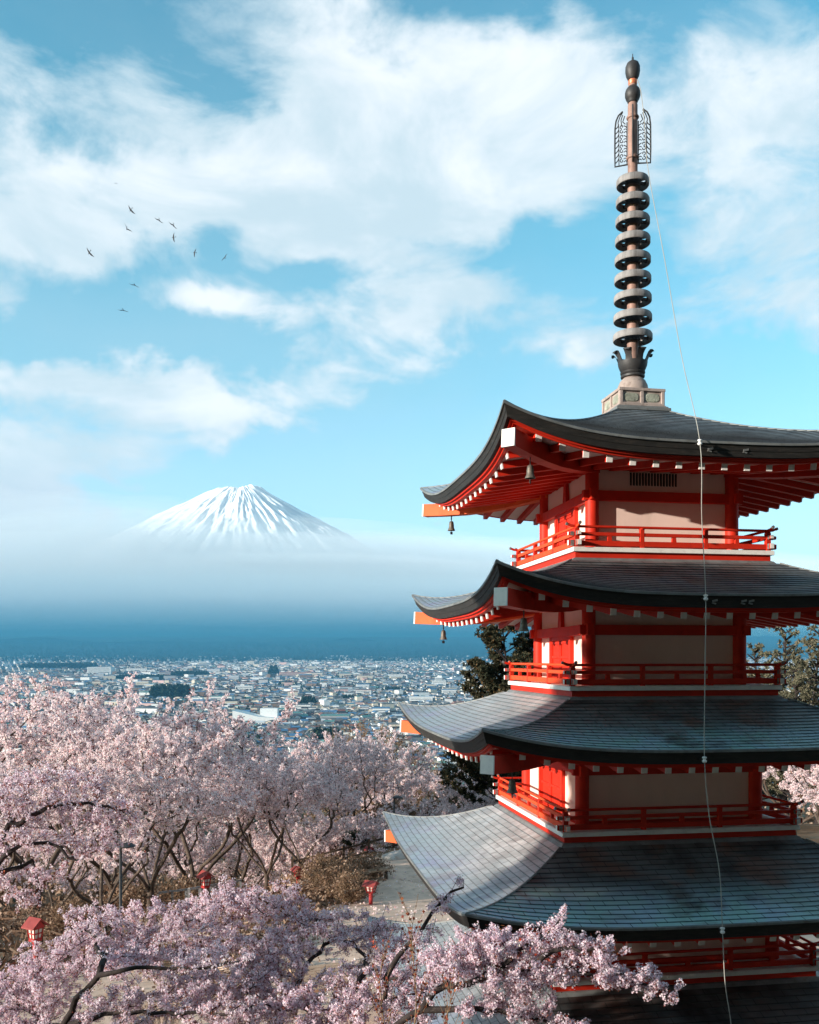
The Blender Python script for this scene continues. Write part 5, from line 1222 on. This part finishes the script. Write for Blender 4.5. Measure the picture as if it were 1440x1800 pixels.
cand = [c for c in cand if clear_of(*c, 4)]; cand = np.array(cand); print('houses', len(cand))
uu = cand[:, 0] / cand[:, 1] * FPX + 720; vv = 1157.7 + (CAM[2] - height(cand[:, 0], cand[:, 1])) / cand[:, 1] * FPX
vis = (uu > 340) & (uu < 720) & (vv < 1338) & (vv < np.interp(uu, [340, 400, 430, 480, 560, 640, 700, 720], [1262, 1262, 1318, 1312, 1305, 1268, 1268, 1262]))
vis |= (uu > 225) & (uu <= 340) & (vv < 1240)
order = np.argsort(np.where(vis, cand[:, 1], 1e9)); near = order[:290]
hn = 0; wt_word = {'white': 'white', 'cream': 'cream', 'grey': 'grey', 'pink': 'pinkish', 'brown': 'brown'}; rf_word = {'grey': 'grey', 'blue': 'blue', 'dark': 'nearly black', 'rust': 'rust red', 'white': 'pale metal', 'green': 'green'}
kd = ['two-storey house', 'long two-storey house', 'single-storey house']
for i in near:
    x, d = cand[i]; a = wk[rg.choice(5, p=wp)]; b = rk[rg.choice(6, p=rp)]; k = rg.randint(3); g = gpt(x, d)
    o = meshobj('house', house_mesh(a, b, k), (g[0], g[1], gz(x, d)), rz=rg.choice([0, pi / 2]) + .15 + rg.normal() * .12 + .5 * math.sin(x / 400)); s = rg.uniform(.85, 1.25); o.scale = (s, s, rg.uniform(.9, 1.2))
    tag(o, 'small %s walled %s with a %s roof in the valley town' % (wt_word[a], kd[k], rf_word[b]), 'house', 'houses of the valley town')
bigf = np.where(rg.rand(len(cand)) < .03, rg.uniform(1.4, 2.5, len(cand)), 1.0)
rest = np.setdiff1d(np.arange(len(cand)), near)
VV = []; FF = []; MM = []; off = 0
nm_ = len(wk)
Hh = height(cand[:, 0], cand[:, 1])
for i in rest:
    x, d = cand[i]; far_ = d > 2600; s = 1.15 if not far_ else 1.45
    v, f, m = house_geo(rg.uniform(7, 11) * s, rg.uniform(9, 16) * s * bigf[i], (rg.uniform(3, 6.6) if bigf[i] == 1 else rg.uniform(7, 14)) * (1 if not far_ else 1.15), rg.uniform(.3, 2.2)); a = rg.choice([0, pi / 2]) + .15 + rg.normal() * .15 + .5 * math.sin(x / 400)
    ca, sa = cos(a), sin(a); g = gpt(x, d); w_ = np.stack([v[:, 0] * ca - v[:, 1] * sa + g[0], v[:, 0] * sa + v[:, 1] * ca + g[1], v[:, 2] + Hh[i]], -1)
    VV.append(w_); FF.append(f + off); off += 16; MM.append(np.where(m == 0, rg.choice(5, p=wp), nm_ + rg.choice(6, p=rp)))
# degenerate gable quads become triangles of equal corners: give them a real fourth corner instead
F_ = np.concatenate(FF); V_ = np.concatenate(VV); M_ = np.concatenate(MM)
me = bpy.data.meshes.new('town_houses'); deg = F_[:, 2] == F_[:, 3]
loops = []; start = []; 
tot = 0
for f, dg in zip(F_.tolist(), deg.tolist()):
    start.append(tot); f = f[:3] if dg else f; loops += f; tot += len(f)
me.vertices.add(len(V_)); me.vertices.foreach_set('co', V_.astype(np.float32).ravel()); me.loops.add(tot); me.loops.foreach_set('vertex_index', np.array(loops, dtype=np.int32)); me.polygons.add(len(start)); me.polygons.foreach_set('loop_start', np.array(start, dtype=np.int32))
for k in wk: me.materials.append(WM[k])
for k in rk: me.materials.append(RM[k])
me.polygons.foreach_set('material_index', M_.astype(np.int32)); me.polygons.foreach_set('use_smooth', np.zeros(len(start), bool)); me.update(calc_edges=True)
tag(meshobj('town_houses', me), label='dense mass of small far houses filling the valley', kind='stuff')
# groves and scattered town trees
def woods(name, pts, hs, lab, mat=DARKLEAF, kind='stuff', nq=26, qs=.30):
    rgn = np.random.RandomState(len(pts)); C = np.repeat(np.array(pts), nq, 0); H_ = np.repeat(np.array(hs), nq)
    u = rgn.rand(len(C)); rad = (1 - u) * .28 * H_ + .4; a = rgn.uniform(0, 6.28, len(C)); C = C + np.stack([np.cos(a) * rad, np.sin(a) * rad, u * H_], -1)
    V, F = scatter(C, H_ * qs * (1.1 - u * .7), QV, QF, rgn); return tag(meshobj(name, fastmesh(name, V, F, [mat])), label=lab, kind=kind)
labs = ['dark square conifer grove in the town on the left', 'dark grove of trees right above the cherry tops', 'small dark grove right of the long low white building', 'dark wood at the far edge of town', 'green belt under the large white block', 'far wood at the left edge of town', 'small clump of trees in mid town', 'tall narrow clump left of the pinkish school', 'trees in the right part of town', 'trees just below the white hall']
for k, (x, d, hw, hh) in enumerate(gb):
    n = int(min(420, max(26, hw * 2 * max(14, hw * .7) * 2 / 34))); pts = []; hs = []
    for _ in range(n):
        xx, dd = x + rg.uniform(-hw, hw), d + rg.uniform(0, max(24, hw * 1.1)); g = gpt(xx, dd); pts.append((g[0], g[1], gz(xx, dd))); hs.append(hh * rg.uniform(.75, 1.05))
    woods('wood', pts, hs, labs[k])
pts = []; hs = []
for _ in range(9000):
    d = 650 + 4900 * rg.rand() ** .8; x = rg.uniform(-.5, .2) * d
    if math.sin(x / 190 + 2 * math.sin(d / 370)) * math.cos(d / 230 + x / 400) + rg.normal() * .35 < .35: continue
    if not clear_of(x, d): continue
    g = gpt(x, d); pts.append((g[0], g[1], gz(x, d))); hs.append(rg.uniform(6, 13))
woods('town_trees', pts, hs, 'countless small trees between the houses of the town')
pts = []; hs = []
for _ in range(2600):
    d = 4700 + 2400 * rg.rand(); x = rg.uniform(-.5, .2) * d; g = gpt(x, d); pts.append((g[0], g[1], gz(x, d))); hs.append(rg.uniform(12, 26))
woods('forest', pts, hs, 'dark forest beyond the far edge of the town')
pts = []; hs = []
for _ in range(900):
    d = 75 + 420 * rg.rand() ** 1.2; x = rg.uniform(-.55, .55) * d; g = gpt(x, d); pts.append((g[0], g[1], gz(x, d) - .5)); hs.append(rg.uniform(5, 10))
woods('slope_woods', pts, hs, 'dark brown woods on the slope below the cherry trees', DRYLEAF, nq=220, qs=.055)
# the steep wooded hill behind the viewpoint and the tall cedars that shade the lower storeys
pts = []; hs = []
for _ in range(420):
    d = -9 - 75 * rg.rand() ** 1.3; x = rg.uniform(-60, 70)
    if x < -14 and d > -26: continue
    g = gpt(x, d); pts.append((g[0], g[1], gz(x, d))); hs.append(rg.uniform(11, 17))
woods('hillside_forest', pts, hs, 'dark forest on the hill behind the viewpoint', DARKLEAF, nq=70, qs=.16)
for (wx, wy, top, rz_, lab) in [(-22.0, -9.9, 5.6, .3, 'tall cedar beside the terrace, left of the view'), (-22.4, -14.6, 8.2, 1.7, 'tallest cedar, second left of the view'), (-20.0, -18.6, 8.0, 2.9, 'third tall cedar left of the view'), (-26.5, -10.9, 5.4, 4.1, 'shorter cedar behind the first'), (-27.0, -17.0, 8.2, 5.1, 'tall cedar behind the second')]:
    r_ = empty('cedar_tree', (wx, wy, top - 14.5)); r_.rotation_euler = (0, 0, rz_); tm, cm, _ = PVC[0]
    meshobj('trunk', tm, parent=r_); meshobj('crown', cm, parent=r_); tag(r_, lab, 'tree', 'cedars left of the view')
# ================================================================ SMALL THINGS
LRED = pmat('lantern_red', (0.42, 0.02, 0.02), 0.5, var=.15, scale=3); LROOF = pmat('lantern_roof', (0.30, 0.05, 0.045), .6, var=.2, scale=5); PAPER = pmat('lantern_panes', (0.75, 0.70, 0.62), .6, var=.05)
METAL = pmat('grey_metal', (0.30, 0.31, 0.32), .45, metal=.4, var=.2); WOOD = pmat('railing_wood', (0.07, 0.045, 0.03), .8, var=.3, scale=4); WOODL = pmat('pale_wood', (0.50, 0.33, 0.22), .8, var=.2, scale=3, stretch=(1, 6, 1)); CONC = pmat('pale_concrete', (0.50, 0.46, 0.42), .9, var=.12)
def lantern_proto():
    r = empty('lantern', (0, 0, 0)); ORG[r.name] = (0, 0, 0)
    m = MB(); m.box((0, 0, .62), (.15, .15, 1.3)); m.box((0, 0, 1.30), (.34, .34, .07)); m.box((0, 0, .04), (.34, .34, .08)); m.build('post', LRED, r, bevel=.008)
    m = MB()
    for sx in (-1, 1):
        for sy in (-1, 1): m.beam((sx * .15, sy * .15, 1.33), (sx * .20, sy * .20, 1.72), .045, .045)
    for z, hw in ((1.36, .155), (1.53, .178), (1.70, .20)):
        for q in range(4):
            a = q * pi / 2; m.beam((hw * (cos(a) - sin(a)), hw * (sin(a) + cos(a)), z), (hw * (-cos(a) * 0 - sin(a) - cos(a)), hw * (-sin(a) + cos(a)), z), .03, .035)
    for q in range(4):
        a = q * pi / 2; m.beam((-sin(a) * .155, cos(a) * .155, 1.35), (-sin(a) * .20, cos(a) * .20, 1.70), .028, .028)
    bx = m.build('lamp_box', LRED, r)
    m = MB(); m.add([(-.14, -.14, 1.36), (.14, -.14, 1.36), (.14, .14, 1.36), (-.14, .14, 1.36), (-.185, -.185, 1.70), (.185, -.185, 1.70), (.185, .185, 1.70), (-.185, .185, 1.70)], [(3, 2, 1, 0), (4, 5, 6, 7), (0, 1, 5, 4), (1, 2, 6, 5), (2, 3, 7, 6), (3, 0, 4, 7)]); m.build('panes', PAPER, bx)
    m = MB(); x, y = .37, .33                            # gabled roof with thickness
    m.add([(-x, -y, 1.72), (0, -y, 1.98), (x, -y, 1.72), (x, -y, 1.76), (0, -y, 2.03), (-x, -y, 1.76), (-x, y, 1.72), (0, y, 1.98), (x, y, 1.72), (x, y, 1.76), (0, y, 2.03), (-x, y, 1.76)],
          [(0, 1, 4, 5), (1, 2, 3, 4), (11, 10, 7, 6), (10, 9, 8, 7), (5, 4, 10, 11), (4, 3, 9, 10), (0, 6, 7, 1), (1, 7, 8, 2), (2, 8, 9, 3), (0, 5, 11, 6)])
    m.add([(-.24, -.27, 1.72), (.24, -.27, 1.72), (0, -.27, 1.95), (-.24, .27, 1.72), (.24, .27, 1.72), (0, .27, 1.95)], [(0, 1, 2), (5, 4, 3)], 1); m.build('roof', [LROOF, LRED], r)
    return r
lp = lantern_proto(); fst = True
for (u, vtop, d, rz, lab) in [(62, 1613, 24, .9, 'red lantern nearest the camera on the far left, in front of leaning trunks'), (361, 1531, 33.5, .6, 'red lantern beside the metal handrail steps'), (524, 1523, 36.5, .3, 'small red lantern left of the round dry shrub'),
        (652, 1548, 32, 1.0, 'red lantern with tilted looking roof on the pale terrace'), (651, 1488, 42, .5, 'upper red lantern post by the wooden railing'), (424, 1572, 31, .8, 'red lantern roof peeping out of the near blossoms')]:
    o = lp if fst else copy_tree(lp); fst = False; x = (u - 720) / FPX * d; g = gpt(x, d); z = gz(x, d); zt = CAM[2] + (1157.7 - vtop) / FPX * d; s = (zt - z) / 2.03; s = min(max(s, .55), 1.6)
    o.location = (g[0], g[1], z); o.rotation_euler = (0, 0, rz); o.scale = (.70, .70, min(s, .95)); o.location.z = zt - 2.03 * min(s, .95); tag(o, lab, 'lantern', 'red lanterns along the path')
for (u, vt, d, lab) in [(212, 1487, 26, 'thin lamp post with a flat grey head among the cherry trunks'), (693, 1402, 44, 'thin lamp post with a flat dark head near the pale roof corner')]:
    x = (u - 720) / FPX * d; g = gpt(x, d); z = gz(x, d); zt = CAM[2] + (1157.7 - vt) / FPX * d; r = empty('street_lamp', (g[0], g[1], z)); ORG[r.name] = (0, 0, 0)
    m = MB(); m.lathe([(.06, 0), (.06, .3), (.045, .32), (.04, zt - z - .02)], 10); a = m.build('pole', BRONZE, r, smooth=True); 
    m = MB(); m.lathe([(.03, -.06), (.08, -.05), (.24, -.03), (.25, 0.0), (.18, .05), (.06, .08)], 20, (.16, 0, zt - z)); m.build('lamp_head', BRONZE, r, smooth=True, autosmooth=40); tag(r, lab, 'street lamp', 'thin lamp posts')
# wooden railing at the far side of the terrace
def railing(name, pts, h, posts, rails, mp, mr, label, cat_):
    a = np.array([*gpt(*pts[0]), gz(*pts[0])]); b = np.array([*gpt(*pts[1]), gz(*pts[1])]); r = empty(name, tuple(a)); 
    for k in range(posts):
        p = a + (b - a) * k / (posts - 1); m = MB(); m.box((p[0], p[1], p[2] + h / 2), (.10, .10, h)); m.build('post', mp, r)
    for zz_ in rails: m = MB(); m.beam(a + np.array([0, 0, zz_]), b + np.array([0, 0, zz_]), .05, .08); m.build('rail', mr, r)
    tag(r, label, cat_)
railing('wooden_railing', [(-5.2, 40.5), (1.5, 42.5)], 1.1, 7, (.5, .95), WOOD, WOOD, 'dark wooden railing at the back of the terrace', 'railing')
railing('handrail', [(-10.2, 37.0), (-8.2, 40.5)], .95, 6, (.45, .92), METAL, METAL, 'grey metal handrail on the left of the pale steps', 'handrail')
railing('handrail', [(-8.7, 36.0), (-7.4, 40.0)], .95, 6, (.45, .92), METAL, METAL, 'grey metal handrail on the right of the pale steps', 'handrail')
r = empty('steps', (*gpt(-9.0, 36.5), gz(-9, 36.5)))
m = MB(); 
for k in range(9):
    g = gpt(-9.3 + k * .17, 36 + k * .42); m.box((g[0], g[1], gz(-9.3, 36 + k * .42) - .15 + .03), (1.5, .46, .5), 0, -YAW - .35)
m.build('treads', CONC, r); tag(r, 'pale concrete steps between the metal handrails', 'steps')
# flat pale landing in front of the steps
# low tiled-roof bench shelter and timber deck seen through the blossoms
def deck(name, u, v, d, w_, l_, h, lab, cat_, rz=0.2, mat=WOODL):
    p = at(u, v, d); z = gz((u - 720) / FPX * d, d); r = empty(name, (p[0], p[1], z)); ORG[r.name] = (0, 0, 0); n = 8
    for k in range(n): m = MB(); m.box((0, (k - n / 2 + .5) * l_ / n, h), (w_, l_ / n - .02, .06), 0); m.build('board', mat, r)
    for sx in (-1, 1):
        for sy in (-1, 1): m = MB(); m.box((sx * w_ * .42, sy * l_ * .42, h / 2 - .02), (.10, .10, h - .03)); m.build('leg', WOOD, r)
    r.rotation_euler = (0, 0, rz); tag(r, lab, cat_)
deck('timber_deck', 568, 1672, 21, 1.2, 1.6, 1.1, 'pale timber deck seen through a gap in the near blossoms', 'deck')
deck('bench', 642, 1548, 35.5, 1.9, .55, .45, 'low wooden bench in front of the railing', 'bench', .35)
r = empty('sign_board', (*gpt(-7.45, 32), gz(-7.45, 32))); ORG[r.name] = (0, 0, 0)
m = MB(); m.box((0, 0, .55), (.34, .03, .40)); m.build('panel', WHITE, r); m = MB()
m.tube([(-.20, 0, 0), (-.20, 0, .72), (-.12, 0, .80), (.12, 0, .80), (.20, 0, .72), (.20, 0, 0)], .018, 6); m.build('frame', METAL, r, smooth=True); r.rotation_euler = (0, 0, -.1); tag(r, 'small pale board in a bent metal frame beside the steps', 'sign')
# rocks edging the terrace
for k, (u, d, s) in enumerate([(700, 39.5, .5), (716, 39.8, .6), (733, 39.6, .45), (686, 39.3, .4), (748, 40, .5)]):
    rg2 = np.random.RandomState(k); x = (u - 720) / FPX * d; g = gpt(x, d); me = bpy.data.meshes.new('rock'); import bmesh; bm = bmesh.new(); bmesh.ops.create_icosphere(bm, subdivisions=2, radius=s)
    for v in bm.verts: v.co *= 1 + .22 * sin(v.co.x * 7 + k) * cos(v.co.y * 6) + rg2.uniform(-.07, .07); v.co.z *= .55
    bm.to_mesh(me); bm.free(); me.materials.append(CONC); o = meshobj('rock', me, (g[0], g[1], gz(x, d) + .05)); o.rotation_euler = (0, 0, k * 1.3)
    tag(o, 'pale edging rock on the terrace left of the pale roof', 'rock', 'edging rocks')
# ---- birds
BIRD = pmat('dark_feathers', (0.035, 0.035, 0.04), .7, var=.2)
def bird_mesh(flap, seed):
    m = MB(); body = [(0, .26, .0), (0, .20, .01), (0, .08, .0), (0, -.10, -.01), (0, -.22, 0), (0, -.30, 0)]
    m.tube(body, [.012, .032, .055, .045, .025, .012], 10); m.tube([(0, .255, 0), (0, .31, -.012)], [.012, .003], 6)
    for s in (-1, 1):
        st = [(0.03, .09, -.09, 0), (.22, .13, -.10, .5 * flap), (.42, .09, -.08, .9 * flap), (.60, .0, -.10, 1.0 * flap), (.72, -.09, -.13, 1.02 * flap)]; V = []; F = []
        for (x, yl, yt, z) in st: V += [(s * x, yl, z + .012), (s * x, yt, z), (s * x, yl * .5 + yt * .5, z + .022), (s * x, yl * .5 + yt * .5, z - .004)]
        for k in range(len(st) - 1):
            a = k * 4; b_ = a + 4
            for p, q in ((0, 2), (2, 1), (1, 3), (3, 0)): F.append((a + p, a + q, b_ + q, b_ + p))
        F += [(0, 3, 1, 2), (len(V) - 4, len(V) - 2, len(V) - 3, len(V) - 1)]; m.add(V, F)
    m.add([(0, -.24, .008), (-.09, -.42, 0), (.09, -.42, 0), (0, -.24, -.008)], [(0, 1, 2), (3, 2, 1), (0, 3, 1), (0, 2, 3)])
    me = bpy.data.meshes.new('bird'); me.from_pydata(m.v, [], m.f); me.materials.append(BIRD); me.polygons.foreach_set('use_smooth', [True] * len(m.f)); me.update(); return me
BM = [bird_mesh(.10, 0), bird_mesh(-.12, 1), bird_mesh(.22, 2)]
# u, v, span px, tilt of the wing line in the view (deg, clockwise from horizontal), how edge-on, mesh, label
for (u, v, span, tilt, pitch, k, lab) in [(230, 369, 19, 52, 60, 0, 'dark bird flying highest of the upper left flock, wings tilted down to the right'), (280, 387, 18, 32, 20, 1, 'bird with shallow wings between the highest bird and the flock centre'),
        (305, 396, 19, 40, 25, 1, 'bird just above the one seen from below with upright wings'), (223, 402, 19, 48, 25, 2, 'bird with raised v shaped wings on the left of the flock'), (305, 417, 17, 87, 75, 0, 'bird seen from below with upright wings in the middle of the flock'),
        (157, 444, 21, 52, 55, 0, 'leftmost bird of the flock, broad wings tilted'), (342, 444, 16, 100, 70, 0, 'bird seen from below, second from the right of the flock'), (395, 453, 16, 128, 55, 1, 'rightmost bird of the flock, wings rising to the right'),
        (237, 501, 19, 20, 8, 1, 'thin edge on bird below the flock'), (217, 545, 19, 10, 8, 1, 'lowest bird, a thin edge on line'), (204, 322, 6, 0, 5, 1, 'tiny far bird above the flock')]:
    d = 1.44 * FPX / span; p = at(u, v, d); o = meshobj('bird', BM[k], tuple(p))
    T = radians(tilt); R3 = Vector(RT); F3 = Vector(FW); U3 = Vector((0, 0, 1)); wing = (R3 * cos(T) - U3 * sin(T)).normalized(); n_ = (U3 * cos(T) + R3 * sin(T)).normalized(); pt = radians(pitch)
    upv = (n_ * cos(pt) + F3 * sin(pt)).normalized(); fwd = upv.cross(wing).normalized()
    M = Matrix((wing, fwd, upv)).transposed(); o.rotation_euler = M.to_euler(); tag(o, lab, 'bird', 'flock of dark birds')
